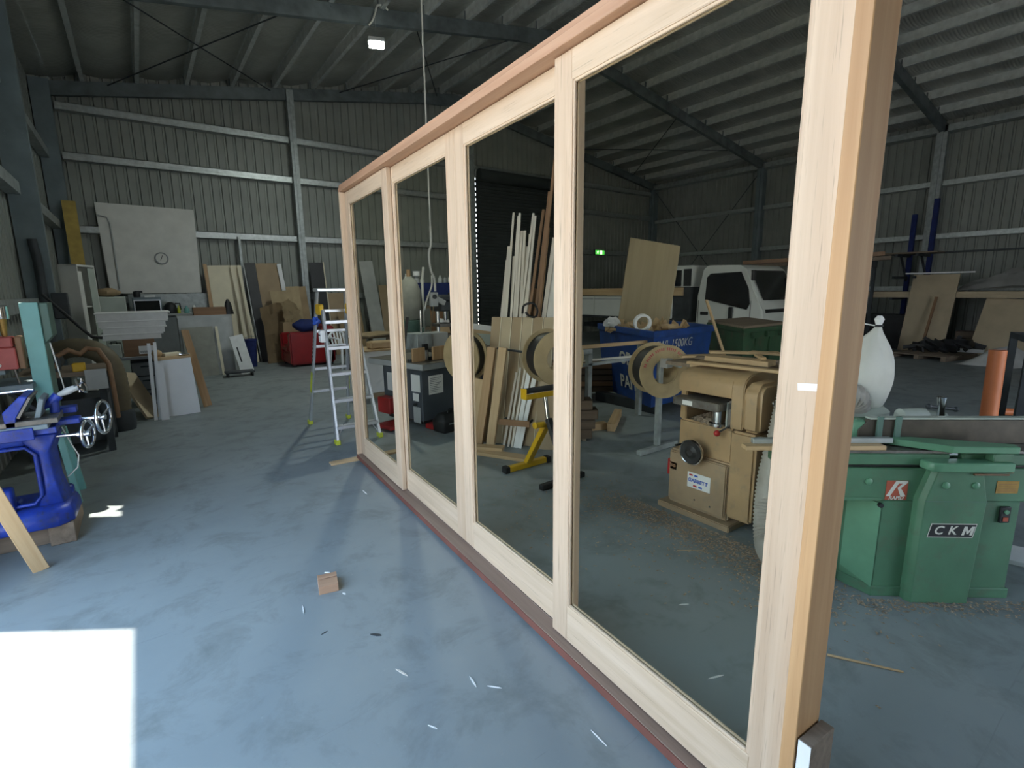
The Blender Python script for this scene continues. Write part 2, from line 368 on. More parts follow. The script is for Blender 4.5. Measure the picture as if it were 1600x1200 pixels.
def ribs(a, b, pitch=0.19, d=0.03):
    """trapezoid cladding profile along u from a to b: list of (u, depth)"""
    P = []; u = a
    while u < b:
        for du, dd in ((0, 0), (0.115, 0), (0.130, d), (0.165, d), (0.180, 0)):
            if u+du < b: P.append((u+du, dd))
        u += pitch
    P.append((b, 0)); return P
def clad(mb, plane, at, sgn, a, b, z0, z1):
    """sheet in plane x=at or y=at, ribs pushed outwards by sgn; z0, z1 numbers or functions of u"""
    f0 = z0 if callable(z0) else (lambda u: z0); f1 = z1 if callable(z1) else (lambda u: z1)
    P = ribs(a, b); L = []
    for u, d in P:
        q = at + sgn*d
        L.append([mb.bm.verts.new((q, u, z) if plane == 'x' else (u, q, z)) for z in (f0(u), f1(u))])
    for i in range(len(L)-1): mb.bm.faces.new((L[i][0], L[i+1][0], L[i+1][1], L[i][1]))
    return mb
# left wall: open doorway beside the camera, a small vent further on
DY0, DY1, DZ = 0.25, 3.595, 4.16
mb = MB(); eave = 5.78
for a, b, z0, z1 in ((YF, DY0, 0, eave), (DY0, DY1, DZ, eave), (DY1, 5.12, 0, eave), (5.12, 5.46, 0, 2.85), (5.12, 5.46, 3.60, eave), (5.46, YB, 0, eave)):
    clad(mb, 'x', XL, -1, a, b, z0, z1)
wall_left = struct(mb.build('wall_left', 'clad'))
mb = MB(); zg = lambda u: zr(u)+0.26
RX0, RX1, RZ = 8.52, 12.45, 4.90
clad(mb, 'y', YB, 1, XL, RX0, 0, zg); clad(mb, 'y', YB, 1, RX0, RX1, RZ, zg); clad(mb, 'y', YB, 1, RX1, XR, 0, zg)
wall_back = struct(mb.build('wall_back', 'clad'))
wall_right = struct(clad(MB(), 'x', XR, 1, YF, YB, 0, eave).build('wall_right', 'clad'))
mb = MB(); FX0, FX1, FZ = 3.2, 8.2, 3.3            # unseen front doorway behind the camera, added and sized for the daylight it admits
clad(mb, 'y', YF, -1, XL, FX0, 0, zg); clad(mb, 'y', YF, -1, FX0, FX1, FZ, zg); clad(mb, 'y', YF, -1, FX1, XR, 0, zg)
wall_front = struct(mb.build('wall_front', 'clad'))
# door lining of the left doorway
dl = MB().box(XL-0.06, XL+0.02, DY0-0.1, DY0, 0, DZ+0.1).box(XL-0.06, XL+0.02, DY1, DY1+0.1, 0, DZ+0.1).box(XL-0.06, XL+0.02, DY0, DY1, DZ, DZ+0.1)
dl.build('door_lining', 'steelblue', wall_left)

# roof
def roofside(s):
    mb = MB(); n = 140
    def fn(u, v):
        k = u*8.75; x = -0.88 + k
        sag = 0.085*math.sin(math.pi*((x+0.42)/0.87 % 1.0))
        z = zr(x) + 0.205 - sag
        X = x if s < 0 else 2*XM - x
        return (X, YF-0.2 + v*(YB-YF+0.4), z)
    mb.grid(fn, n, 8); return mb
mb = roofside(-1); b2 = roofside(1)
me2 = b2.mesh('tmp', 'foil'); mb.bm.from_mesh(me2); bpy.data.meshes.remove(me2)
mb.grid(lambda u, v: (XL-0.35+u*0.67, YF-0.2+v*(YB-YF+0.4), zr(-0.88)+0.122-0.05*(1-u)), 1, 2)
mb.grid(lambda u, v: (XR+0.35-u*0.73, YF-0.2+v*(YB-YF+0.4), zr(-0.88)+0.122-0.06*(1-u)), 1, 2)
ceiling = struct(mb.build('ceiling', 'foil', smooth=60))
# purlins: Z sections along the shed
pm = MB()
prof = [(0, 0), (0.07, 0), (0.07, 0.022), (0.062, 0.022), (0.062, 0.008), (0.008, 0.008), (0.008, 0.20), (-0.07, 0.20), (-0.07, 0.192), (0, 0.192)]
pm.prism([(p, 0, q) for p, q in prof], (0, YB-YF-0.12, 0))
pme = pm.mesh('purlin', 'purlin')
for s in (-1, 1):
    for k in range(10):
        x = -0.42 + 0.87*k
        o = bpy.data.objects.new('purlin', pme); COL.objects.link(o); o.parent = ceiling
        o.location = (x if s < 0 else 2*XM-x, YF+0.06, zr(x)); 
        o.scale = (1 if s < 0 else -1, 1, 1)
# rafters (cold formed channel, flat face to the camera) with cleats bolted on
def rafter(y, s, th=0.10, dp=0.25):
    e = lambda x: x if s < 0 else 2*XM-x
    mb = MB(); x0, x1 = -0.90, XM
    mb.prism([(e(x0), y-th/2, zr(x0)), (e(x1), y-th/2, zr(x1)), (e(x1), y-th/2, zr(x1)-dp), (e(x0), y-th/2, zr(x0)-dp)], (0, th, 0))
    for k in range(10):
        x = -0.42+0.87*k
        mb.cyl((e(x+0.03), y-th/2-0.012, zr(x)-0.05), (e(x+0.03), y-th/2, zr(x)-0.05), 0.014, n=6)
        mb.box(min(e(x-0.02), e(x+0.05)), max(e(x-0.02), e(x+0.05)), y-0.004, y+0.004, zr(x)-0.02, zr(x)+0.17)
    mb.prism([(e(6.9), y-th/2-0.008, zr(6.9)-0.01), (e(x1), y-th/2-0.008, zr(x1)-0.01), (e(x1), y-th/2-0.008, zr(x1)-dp-0.10), (e(6.9), y-th/2-0.008, zr(6.9)-dp-0.02)], (0, 0.008, 0))
    mb.build('rafter', 'rafter', ceiling)
for y in FR:
    rafter(y, -1); rafter(y, 1)
# wind bracing rods
def rod(a, b, par, r=0.012, m='darksteel'): MB().cyl(a, b, r, n=6).build('brace_rod', m, par)
rod((0.0, 9.25, zr(0)-0.06), (3.0, 13.45, zr(3)-0.06), ceiling); rod((0.0, 13.45, zr(0)-0.06), (2.65, 9.25, zr(2.65)-0.06), ceiling)
rod((4.6, 9.25, zr(4.6)-0.06), (7.3, 13.45, zr(7.3)-0.06), ceiling); rod((4.6, 13.45, zr(4.6)-0.06), (7.3, 9.25, zr(7.3)-0.06), ceiling)
rod((12.4, 9.25, zr(12.4)-0.06), (15.4, 13.45, zr(15.4)-0.06), ceiling); rod((12.4, 13.45, zr(12.4)-0.06), (15.4, 9.25, zr(15.4)-0.06), ceiling)
for a, b in (((16.72, 13.4, 5.2), (16.72, 9.3, 0.35)), ((16.72, 9.3, 5.2), (16.72, 13.4, 0.35))): rod(a, b, wall_right)
# columns
def column(x0, x1, y, z1, par, m='steelblue', w=0.12):
    mb = MB().box(x0, x1, y-w/2, y+w/2, 0.012, z1).box(x0-0.03, x1+0.03, y-w/2-0.04, y+w/2+0.04, 0, 0.012)
    for z in (1.9, 1.95, 3.55, 3.6, 4.9): 
        mb.cyl((x0+0.07, y-w/2-0.01, z), (x0+0.07, y-w/2, z), 0.013, n=6); mb.cyl((x1-0.05, y-w/2-0.01, z), (x1-0.05, y-w/2, z), 0.013, n=6)
    mb.build('column', m, par)
for y in FR:
    if y != 4.6 and not (DY0-0.2 < y < DY1+0.1):
        column(-1.18, -0.89, y, 5.56, wall_left)
    mbc = MB().box(16.66, 16.93, y-0.05, y+0.05, 0.012, 5.52).box(16.60, 16.66, y-0.11, y+0.11, 0.0, 5.45).box(16.55, 16.60, y-0.03, y+0.03, 0.0, 5.40)
    mbc.build('column', 'zinc' if y < 9 else 'steelblue', wall_right)
for x in (3.40, 8.34, 12.62):
    zt = zr(x)-0.25
    MB().box(x-0.075, x+0.075, 13.36, 13.44, 0, zt+0.2).box(x-0.05, x+0.05, 13.44, 13.55, 0, zt).box(x-0.02, x+0.02, 13.34, 13.36, 0, zt).build('column', 'zinc', wall_back)
# girts: lipped channels
def girt_back(x0, x1, z):
    MB().box(x0, x1, 13.50, 13.645, z-0.012, z).box(x0, x1, 13.50, 13.512, z-0.15, z).box(x0, x1, 13.50, 13.645, z-0.15, z-0.138).box(x0, x1, 13.492, 13.50, z-0.085, z-0.065).build('girt', 'galv', wall_back)
for z in (5.21, 4.31, 2.94, 1.55):
    girt_back(-0.86, 3.32, z); 
    girt_back(3.48, 8.26, z)
    if z < 5: girt_back(12.7, 16.55, z)
girt_back(8.42, 16.55, 5.21)
def girt_right(y0, y1, z):
    MB().box(16.70, 16.945, y0, y1, z-0.012, z).box(16.70, 16.712, y0, y1, z-0.12, z).box(16.70, 16.945, y0, y1, z-0.12, z-0.108).box(16.692, 16.70, y0, y1, z-0.07, z-0.05).build('girt', 'galv', wall_right)
for i in range(len(FR)-1):
    for z in (4.155, 2.86, 1.55): girt_right(FR[i+1]+0.11, FR[i]-0.11, z)
for i, (a, b) in enumerate(((9.2, 13.5), (4.6, 9.2))):
    for z in (4.3, 3.0, 1.55): MB().box(-1.19, -1.05, b-0.07, max(a+0.07, 5.6), z-0.15, z).build('girt', 'zinc', wall_left)
# eave purlins and gutter trim
MB().box(16.60, 16.93, YF, YB-0.1, 5.30, 5.45).build('eave_purlin', 'zinc', wall_right)
# roller door in the back wall
rd = struct(MB().box(RX0-0.02, RX1+0.02, 13.44, 13.58, RZ-0.02, RZ+0.20).build('door_1', 'lgrey'))
mb = MB(); z = 0.02; P = []
while z < RZ:
    P += [(13.60, z), (13.60, z+0.055), (13.625, z+0.065), (13.625, z+0.085), (13.60, z+0.095)]; z += 0.10
L = [[mb.bm.verts.new((x, y, z)) for x in (RX0+0.14, RX1-0.06)] for y, z in P]
for i in range(len(L)-1): mb.bm.faces.new((L[i][0], L[i][1], L[i+1][1], L[i+1][0]))
mb.build('roller_curtain', 'doordark', rd)
g = MB().box(RX0-0.06, RX0+0.022, 13.58, 13.60, 0, RZ).box(RX0+0.068, RX0+0.15, 13.58, 13.598, 0, RZ)
k = 0.1
while k < RZ: g.box(RX0+0.018, RX0+0.072, 13.585, 13.595, k, k+0.075); k += 0.15
g.build('door_guide', 'darksteel', rd)
MB().box(RX1-0.08, RX1+0.06, 13.50, 13.66, 0, RZ).build('door_guide', 'darksteel', rd)
MB().cyl((RX0, 13.30, RZ+0.02), (RX1, 13.30, RZ+0.02), 0.17, n=20).build('roller_drum', 'doordark', rd, smooth=40)
# ------------------------------------------------------------------ the long glazed sliding door unit
FO = V((1.546, 4.625, 0)); FRZ = math.atan2(-0.998, -0.0652)     # local x runs along the frame towards the camera, local y away from it
fr = thing('timber_door_frame', 'long pale timber door frame with a brown sill, standing unfixed on the shed floor', 'door frame', FO, FRZ)
MB().box(-0.04, 4.11, -0.022, 0.095, 0.018, 0.056).box(-0.04, 4.11, 0.054, 0.0555, 0.056, 0.061).build('sill', 'sill_x', fr, bevel=0.003)['label'] = 'weathered brown sill'
BOX(-0.04, 4.11, -0.026, -0.0222, 0.016, 0.052).build('sill_edge', 'redsill', fr)['label'] = 'red sill edge'
MB().box(-0.06, 4.15, -0.02, 0.095, 2.45, 2.487).build('head', 'head_x', fr, bevel=0.002)
MB().box(-0.06, 4.15, -0.012, 0.088, 2.487, 2.512).build('head_packer', 'head_x', fr, bevel=0.002)
MB().box(-0.06, -0.02, -0.02, 0.095, 0.056, 2.45).build('jamb', 'ash_z', fr, bevel=0.002)
MB().box(4.113, 4.150, -0.02, 0.095, 0.0, 2.45).build('jamb', 'jamb_z', fr, bevel=0.002)
def panel(s0, s1, t, label, wl=0.105, wr=0.105):
    p = thing('sliding_door_panel', label, 'door', FO + V((-0.0652*s0+0.998*t, -0.998*s0-0.0652*t, 0.061)), FRZ, 'glazed panels of the long door')
    W, H, T = s1-s0, 2.385, 0.034; rt, rb, bd = 0.100, 0.165, 0.013
    BOX(0, wl, 0, T, 0, H).build('stile', 'ash_z', p, bevel=0.0025); BOX(W-wr, W, 0, T, 0, H).build('stile', 'ash_z', p, bevel=0.0025)
    BOX(wl, W-wr, 0.0005, T-0.0005, H-rt, H).build('top_rail', 'ash_x', p, bevel=0.0015)
    BOX(wl, W-wr, 0.0005, T-0.0005, 0, rb).build('bottom_rail', 'ash_x', p, bevel=0.0015)
    a, b, c, d = wl, W-wr, rb, H-rt
    for y0, y1 in ((0.004, 0.014), (T-0.014, T-0.004)):
        BOX(a, a+bd, y0, y1, c, d).build('glazing_bead', 'ash_z', p, bevel=0.002); BOX(b-bd, b, y0, y1, c, d).build('glazing_bead', 'ash_z', p, bevel=0.002)
        BOX(a+bd, b-bd, y0, y1, d-bd, d).build('glazing_bead', 'ash_x', p, bevel=0.002); BOX(a+bd, b-bd, y0, y1, c, c+bd).build('glazing_bead', 'ash_x', p, bevel=0.002)
        # second, finer step of the moulding
        BOX(a, b, y0-0.003, y1-0.004, c-0.002, c+0.004).build('moulding', 'ash_x', p); BOX(a, b, y0-0.003, y1-0.004, d-0.004, d+0.002).build('moulding', 'ash_x', p)
        BOX(a-0.002, a+0.004, y0-0.003, y1-0.004, c, d).build('moulding', 'ash_z', p); BOX(b-0.004, b+0.002, y0-0.003, y1-0.004, c, d).build('moulding', 'ash_z', p)
    BOX(a+0.002, b-0.002, T/2-0.0025, T/2+0.0025, c+0.002, d-0.002).build('glass_pane', 'glass', p)
    return p
panel(-0.018, 1.092, 0.020, 'glazed timber door panel at the far end of the frame, next to the stepladder')
panel(1.005, 2.089, 0.058, 'second glazed timber door panel from the stepladder, in the inner track')
panel(2.092, 3.135, 0.058, 'third glazed timber door panel from the stepladder, with the roller stand seen through it')
panel(3.037, 4.111, 0.020, 'glazed timber door panel nearest the camera, showing the truck and tan planer behind')
t = BOX(-0.052, 0.0, -0.0016, -0.0004, -0.009, 0.009).build('paper_tab', 'paper'); tag(t, 'small white paper tab stuck on the stile of the nearest door panel', 'label')
t.location = FO + V((-0.0652*4.10+0.998*0.0205, -0.998*4.10-0.0652*0.0205, 1.358)); t.rotation_euler = (0, R(-6), FRZ)
t = thing('prop_board', 'short white-edged board propped against the near end of the door frame', 'board', FO + V((-0.0652*4.153, -0.998*4.153, 0)), FRZ)
BOX(0, 0.034, -0.014, 0.10, 0, 0.435).build('board_core', 'old_x', t, bevel=0.002); BOX(0.001, 0.033, -0.016, -0.0142, 0.001, 0.434).build('edge_strip', 'paper', t)['label'] = 'white edge strip'
t = MB().obox((0, 0, 0.0088), (0.33, 0, 0), (0, 0.045, 0), (0, 0, 0.0088)).build('packing_plank', 'pine_x', bevel=0.002)
t.location = (1.60, 4.66, 0); t.rotation_euler = (0, 0, R(-2)); tag(t, 'flat pine offcut packed under the far end of the door frame', 'offcut')
# ------------------------------------------------------------------ aluminium stepladder beside the frame
L = thing('stepladder', 'open aluminium stepladder with yellow feet and a blue rag tied on, by the frame', 'ladder', (1.76, 5.80, 0))
def lp(u, side, z):      # u=-1 climbing face, +1 back face; side -1 left, +1 right
    f = z/1.60; w = 0.235*(1-f) + 0.155*f; y = (0.53*(1-f) + 0.07*f)*u
    return V((side*w, y, z))
for s in (-1, 1):
    MB().plank(lp(-1, s, 0.03), lp(-1, s, 1.40), (1, 0, 0), 0.028, 0.066).build('front_stile', 'alu', L, bevel=0.004)
    MB().plank(lp(1, s, 0.03), lp(1, s, 1.60), (1, 0, 0), 0.026, 0.056).build('rear_stile', 'alu', L, bevel=0.004)
    MB().plank(lp(1, s, 0.42)+V((-0.015*1 if s < 0 else 0.015, 0, 0)), lp(1, s, 0.66)+V((-0.015 if s < 0 else 0.015, 0, 0)), (1, 0, 0), 0.003, 0.058).build('warning_label', 'lime', L)['label'] = 'yellow label'
    for u in (-1, 1):
        q = lp(u, s, 0); MB().box(q.x-0.024, q.x+0.024, q.y-0.042, q.y+0.042, 0, 0.05).build('foot', 'lime', L, bevel=0.006)['label'] = 'yellow plastic foot'
    q = lp(-1, s, 1.42); MB().box(q.x-0.022, q.x+0.022, -0.10, 0.09, 1.34, 1.46).build('hinge', 'yellow', L, bevel=0.012)['label'] = 'yellow hinge'
    q = lp(-1, s, 0.12); MB().plank(lp(-1, s, 0.05), lp(-1, s, 0.18)+V((-0.09*s, 0.0, 0.02)), (0, 1, 0), 0.02, 0.003).build('stay', 'alu', L)
for z in (0.17, 0.445, 0.72, 0.995, 1.27):
    q = lp(-1, -1, z); MB().box(q.x, -q.x, q.y-0.045, q.y+0.045, z-0.018, z+0.018).build('tread', 'alu', L, bevel=0.003)
for z in (0.42, 0.70, 0.97, 1.15, 1.38):
    q = lp(1, -1, z); MB().box(q.x, -q.x, q.y-0.012, q.y+0.012, z-0.016, z+0.016).build('rear_brace', 'alu', L, bevel=0.003)
MB().box(-0.19, 0.19, -0.07, 0.11, 1.595, 1.632).build('top_cap', 'alu', L, bevel=0.006)
MB().box(-0.245, -0.19, -0.26, -0.17, 1.06, 1.19).build('tag_card', 'paper', L, bevel=0.01)['label'] = 'white swing tag'
MB().box(-0.2455, -0.2445, -0.25, -0.18, 1.13, 1.145).build('print_line', 'black', L)
for k in range(7): MB().plank(lp(1, -1, 0.80+k*0.045)+V((-0.0145, 0, 0)), lp(1, -1, 0.825+k*0.045)+V((-0.0145, 0, 0)), (1, 0, 0), 0.001, 0.022).build('print_mark', 'black', L)
r = MB(); q = lp(1, -1, 1.27); r.ball(q+V((0, -0.03, 0)), (0.04, 0.055, 0.045), 10, 6, lambda d: 1+0.25*math.sin(9*d.x+7*d.z)).ball(q+V((0.02, 0.05, -0.03)), (0.02, 0.05, 0.05), 8, 5)
r.build('rag', 'badgeblue', L)['label'] = 'blue rag'

# ------------------------------------------------------------------ blue hollow chisel mortiser at the left edge
m = thing('chisel_mortiser', 'blue cast-iron mortising machine with chromed handwheels on timber bearers', 'machine', (-0.72, 4.36, 0))
# origin x=-0.72, y=4.36
def bx(a, b, c, d, e, f, n, mt, bv=0.004, sm=None, par=None): return BOX(a, b, c, d, e, f).build(n, mt, par or m, bevel=bv, smooth=sm)
bx(0.075, 0.205, -0.16, 0.36, 0.0, 0.135, 'bearer', 'old_y'); bx(-0.42, -0.28, -0.16, 0.36, 0, 0.135, 'bearer', 'old_y')
bx(-0.28, 0.075, -0.10, -0.04, 0, 0.12, 'packer', 'old_x')
b = MB(); pl = [(-0.45, -0.20), (0.14, -0.20), (0.215, -0.12), (0.225, 0.20), (0.12, 0.32), (-0.45, 0.32)]
b.loft([[(x, y, 0.135) for x, y in pl], [(x*0.98, y, 0.20) for x, y in pl], [(x*0.93, y*0.88+0.01, 0.235) for x, y in pl], [(x*0.8, y*0.72+0.01, 0.255) for x, y in pl]])
b.build('base_casting', 'blue', m, bevel=0.008, smooth=50)
bx(0.12, 0.20, 0.10, 0.20, 0.235, 0.30, 'bolt_boss', 'blue', 0.015, 40)
# pillar: flared right leg, left leg, top deck, opening between them
b = MB().loft([[(x, y, 0.24) for x, y in ((0.04, -0.08), (0.17, -0.08), (0.20, 0.10), (0.04, 0.12))], [(x, y, 0.42) for x, y in ((0.07, -0.07), (0.14, -0.07), (0.17, 0.08), (0.07, 0.10))],
              [(x, y, 0.60) for x, y in ((0.065, -0.07), (0.135, -0.07), (0.165, 0.08), (0.065, 0.10))], [(x, y, 0.72) for x, y in ((0.0, -0.08), (0.19, -0.08), (0.205, 0.12), (0.0, 0.12))]])
b.build('pillar', 'blue', m, bevel=0.01, smooth=50)
bx(-0.42, 0.03, -0.08, 0.12, 0.66, 0.735, 'deck', 'blue', 0.012, 50); bx(-0.45, -0.30, -0.08, 0.12, 0.24, 0.70, 'pillar', 'blue', 0.015, 50)
mb = MB().tube([(-0.30, -0.085, 0.28), (0.03, -0.085, 0.28), (0.072, -0.085, 0.33), (0.072, -0.085, 0.60), (0.03, -0.085, 0.655), (-0.30, -0.085, 0.655)], 0.012, 8); mb.build('web_rim', 'blue', m, smooth=60)
bx(-0.27, -0.05, -0.02, 0.08, 0.25, 0.29, 'lower_web', 'blue', 0.01)
bx(-0.16, -0.06, -0.14, -0.03, 0.24, 0.41, 'foot_block', 'blue', 0.012, 50); bx(-0.155, -0.085, -0.1415, -0.1395, 0.27, 0.34, 'data_plate', 'galv', 0)
# compound table: slide, table, vice
bx(-0.13, 0.20, -0.14, 0.14, 0.735, 0.775, 'slide', 'blue', 0.004); bx(-0.07, 0.17, -0.18, 0.10, 0.775, 0.805, 'slide', 'steelblue', 0.004)
bx(-0.08, 0.22, -0.17, 0.15, 0.805, 0.838, 'table', 'cast', 0.003)['label'] = 'dark iron table'
bx(-0.10, 0.10, -0.19, -0.165, 0.72, 0.795, 'apron', 'blue', 0.004)
b = MB().prism([(-0.02, -0.17, 0.76), (0.02, -0.17, 0.76), (0.03, -0.17, 0.86), (0.10, -0.17, 0.985), (0.06, -0.17, 0.99), (-0.025, -0.17, 0.90)], (0, 0.30, 0)); b.build('back_fence', 'blue', m, bevel=0.004)
b = MB().prism([(0.033, -0.165, 0.862), (0.103, -0.165, 0.983), (0.113, -0.165, 0.976), (0.045, -0.165, 0.855)], (0, 0.29, 0)); b.build('fence_face', 'cast', m)
b = MB().prism([(0.105, -0.12, 0.84), (0.135, -0.12, 0.84), (0.165, -0.12, 0.95), (0.14, -0.12, 0.965)], (0, 0.24, 0)); b.build('vice_jaw', 'steelblue', m, bevel=0.004)
b = MB().tube([(0.13, 0.02, 0.885), (0.17, 0.02, 0.90), (0.22, 0.02, 0.95)], [0.022, 0.028, 0.030], 10).tube([(0.19, 0.02, 0.84), (0.195, 0.02, 0.92)], 0.026, 10); b.build('clamp_arm', 'blue', m, smooth=50)
MB().tube([(0.22, 0.02, 0.95), (0.27, 0.02, 0.972), (0.325, 0.01, 0.995)], [0.014, 0.024, 0.018], 12).build('grip', 'lgrey', m, smooth=50)
MB().lathe([(0.052, -0.008), (0.060, 0), (0.052, 0.008), (0.044, 0)], (0.345, 0.0, 1.005), (0.8, -0.2, 0.35), 24, True).cyl((0.30, 0.01, 0.995), (0.36, -0.03, 1.03), 0.006).cyl((0.33, 0.0, 0.96), (0.35, 0, 1.05), 0.005).build('lever_ring', 'chrome', m, smooth=60)
bx(0.16, 0.29, 0.10, 0.20, 0.81, 0.85, 'side_slide', 'blue', 0.004); bx(0.17, 0.31, -0.02, 0.10, 0.755, 0.79, 'screw_guard', 'blue', 0.006)
def wheel(x, y, z, r, shaft):
    c, ax = V((x, y, z)), V((0.95, -0.30, 0)).normalized(); e1 = V((0.30, 0.95, 0)).normalized(); e2 = V((0, 0, 1))
    w = MB().tube([c + (e1*math.cos(t)+e2*math.sin(t))*(r-0.010) for t in [2*math.pi*k/36 for k in range(36)]], 0.0105, 10, closed=True)
    for k in range(3):
        t = 2*math.pi*k/3+0.4; w.cyl(c - ax*0.012, c + (e1*math.cos(t)+e2*math.sin(t))*(r-0.012), 0.009, 0.007, 8)
    w.cyl(c - ax*0.055, c + ax*0.012, 0.019).cyl(c - ax*shaft, c - ax*0.045, 0.011)
    w.build('handwheel', 'chrome', m, smooth=50)
wheel(0.345, -0.10, 0.695, 0.098, 0.17); wheel(0.43, 0.02, 0.77, 0.120, 0.20)
bx(0.06, 0.11, -0.06, 0.0, 0.8385, 0.8395, 'paper_slip', 'paper', 0)
MB().tube([(0.20, 0.1, 0.72), (0.235, 0.08, 0.60), (0.265, 0.06, 0.52), (0.25, 0.05, 0.44), (0.19, 0.07, 0.38)], 0.004, 6).build('lead', 'cablewhite', m, smooth=60)
MB().lathe([(0.03, -0.18), (0.05, -0.05), (0.05, 0.02), (0.02, 0.03)], (-0.16, -0.1, 0.80), (1, 0, 0.1), 20).build('motor_cap', 'chrome', m, smooth=50)

board('leaning_batten', 'pine batten leaning in the bottom left corner in front of the blue mortiser', 'timber', (-0.655, 3.87, 0), (-0.84, 3.63, 0.99), (1, 0.3, 0), 0.075, 0.04, 'pine_z', bevel=0.003)

# ------------------------------------------------------------------ green drilling machine behind it
d = thing('drilling_machine', 'old drilling machine with a teal column, red switch box and chrome spindle head', 'machine', (-0.70, 5.15, 0))
MB().prism([(0.005, -0.15, 0.55), (0.105, -0.15, 0.55), (0.105, -0.15, 1.545), (0.005, -0.15, 1.545)], (0, 0.03, 0)).build('column_face', 'teal', d, bevel=0.003)['label'] = 'teal column front'
MB().prism([(0.01, -0.12, 0.55), (0.105, -0.12, 0.55), (0.105, -0.12, 1.24), (0.155, -0.12, 1.30), (0.155, -0.12, 1.54), (0.01, -0.12, 1.54)], (0, 0.26, 0)).build('column', 'dgreen', d, bevel=0.004)['label'] = 'dark green column'
for x0, y0, x1, y1 in ((0.02, -0.10, -0.06, -0.16), (0.09, -0.10, 0.14, -0.16), (0.02, 0.12, -0.06, 0.2), (0.09, 0.12, 0.14, 0.2)): MB().plank((x0, y0, 0.56), (x1, y1, 0.0), (1, 0, 0), 0.045, 0.04).build('leg', 'teal', d, bevel=0.004)
BOX(0.0, 0.11, -0.12, 0.14, 0.53, 0.56).build('bed', 'dgreen', d, bevel=0.004)
def e(a, b, c, dd, z0, z1, n, mt, bv=0.004, lab=None):
    o = BOX(a, b, c, dd, z0, z1).build(n, mt, d, bevel=bv)
    if lab: o['label'] = lab
    return o
e(-0.165, -0.045, -0.22, -0.10, 1.08, 1.235, 'switch_box', 'redbox', 0.006, 'faded red box'); e(-0.155, -0.055, -0.215, -0.10, 1.235, 1.31, 'switch_hood', 'redbox', 0.008)
e(-0.045, -0.01, -0.19, -0.10, 1.08, 1.31, 'box_mount', 'brown_z')
for z in (1.115, 1.185): MB().cyl((-0.142, -0.232, z), (-0.142, -0.22, z), 0.014).build('push_button', 'paper', d, smooth=50)
MB().lathe([(0.058, 0), (0.060, 0.01), (0.060, 0.085), (0.05, 0.095)], (-0.11, -0.15, 1.435), (0, 0, 1), 28).build('spindle_head', 'chrome', d, smooth=40)
MB().lathe([(0.012, 0), (0.016, 0.02), (0.028, 0.135)], (-0.095, -0.15, 1.305), (0, 0, 1), 18).build('taper_spindle', 'brass', d, smooth=40)
e(-0.30, -0.14, -0.20, -0.10, 1.12, 1.20, 'quill_arm', 'red', 0.01); e(-0.34, -0.12, -0.20, -0.05, 1.045, 1.085, 'cross_bar', 'steelblue'); e(-0.25, -0.13, -0.22, -0.16, 1.36, 1.42, 'name_plate', 'badgeblue', 0.004)
MB().ball((-0.205, -0.2, 1.17), (0.03, 0.025, 0.03), 12, 8).build('knob', 'orange', d, smooth=60)
e(-0.36, 0.02, -0.28, 0.20, 0.935, 0.975, 'table', 'steelblue'); MB().cyl((-0.34, -0.29, 0.925), (0.02, -0.29, 0.935), 0.013).build('table_rail', 'chrome', d, smooth=50)
MB().tube([(-0.07, -0.2, 1.08), (-0.06, -0.2, 1.0), (-0.05, -0.21, 0.94), (-0.045, -0.21, 0.86)], 0.008, 8).build('spring', 'cast', d, smooth=60)
MB().tube([(0.135, -0.14, 1.25), (0.15, -0.14, 1.1), (0.165, -0.14, 0.95), (0.17, -0.14, 0.86)], 0.005, 6).build('lead', 'cablewhite', d, smooth=60)
MB().plank((-0.18, -0.05, 0.94), (0.03, -0.05, 0.70), (0, 1, 0), 0.05, 0.03).build('table_brace', 'darksteel', d, bevel=0.004)
# ------------------------------------------------------------------ back left corner
board('torn_board', 'narrow yellow board with a torn top edge leaning in the back left corner', 'board', (-0.86, 13.0, 0), (-0.87, 13.22, 3.36), (1, 0, 0), 0.21, 0.02, 'yellowfoil')
wb = thing('whiteboard', 'big off-white board with a round clock on it, on the back wall', 'board', (0.37, 13.46, 1.60))
MB().prism([(-0.82, 0, 0), (0.80, 0, 0), (0.83, 0, 1.78), (-0.86, 0, 1.80)], (0, 0.02, 0)).build('sheet', 'offwhite', wb)
MB().tube([(-0.84, -0.02, 1.55), (-0.70, -0.02, 1.52), (-0.66, -0.02, 1.40), (-0.66, -0.02, 0.1)], 0.014, 6).build('cable', 'lgrey', wb, smooth=60)
ck = thing('wall_clock', 'round white wall clock with a thin dark rim hung on the big board', 'clock', (0.50, 13.455, 2.33))
MB().lathe([(0.10, -0.03), (0.118, -0.03), (0.125, -0.01), (0.118, 0.0), (0.10, 0.0)], (0, 0, 0), (0, 1, 0), 28, True).build('rim', 'grey', ck, smooth=40)
MB().cyl((0, -0.02, 0), (0, 0, 0), 0.105, n=28).build('dial', 'offwhite', ck)
MB().plank((0, -0.022, 0), (0.02, -0.022, 0.06), (1, 0, 0), 0.012, 0.003).plank((0, -0.022, 0), (-0.02, -0.022, -0.04), (1, 0, 0), 0.012, 0.003).build('hand', 'black', ck)

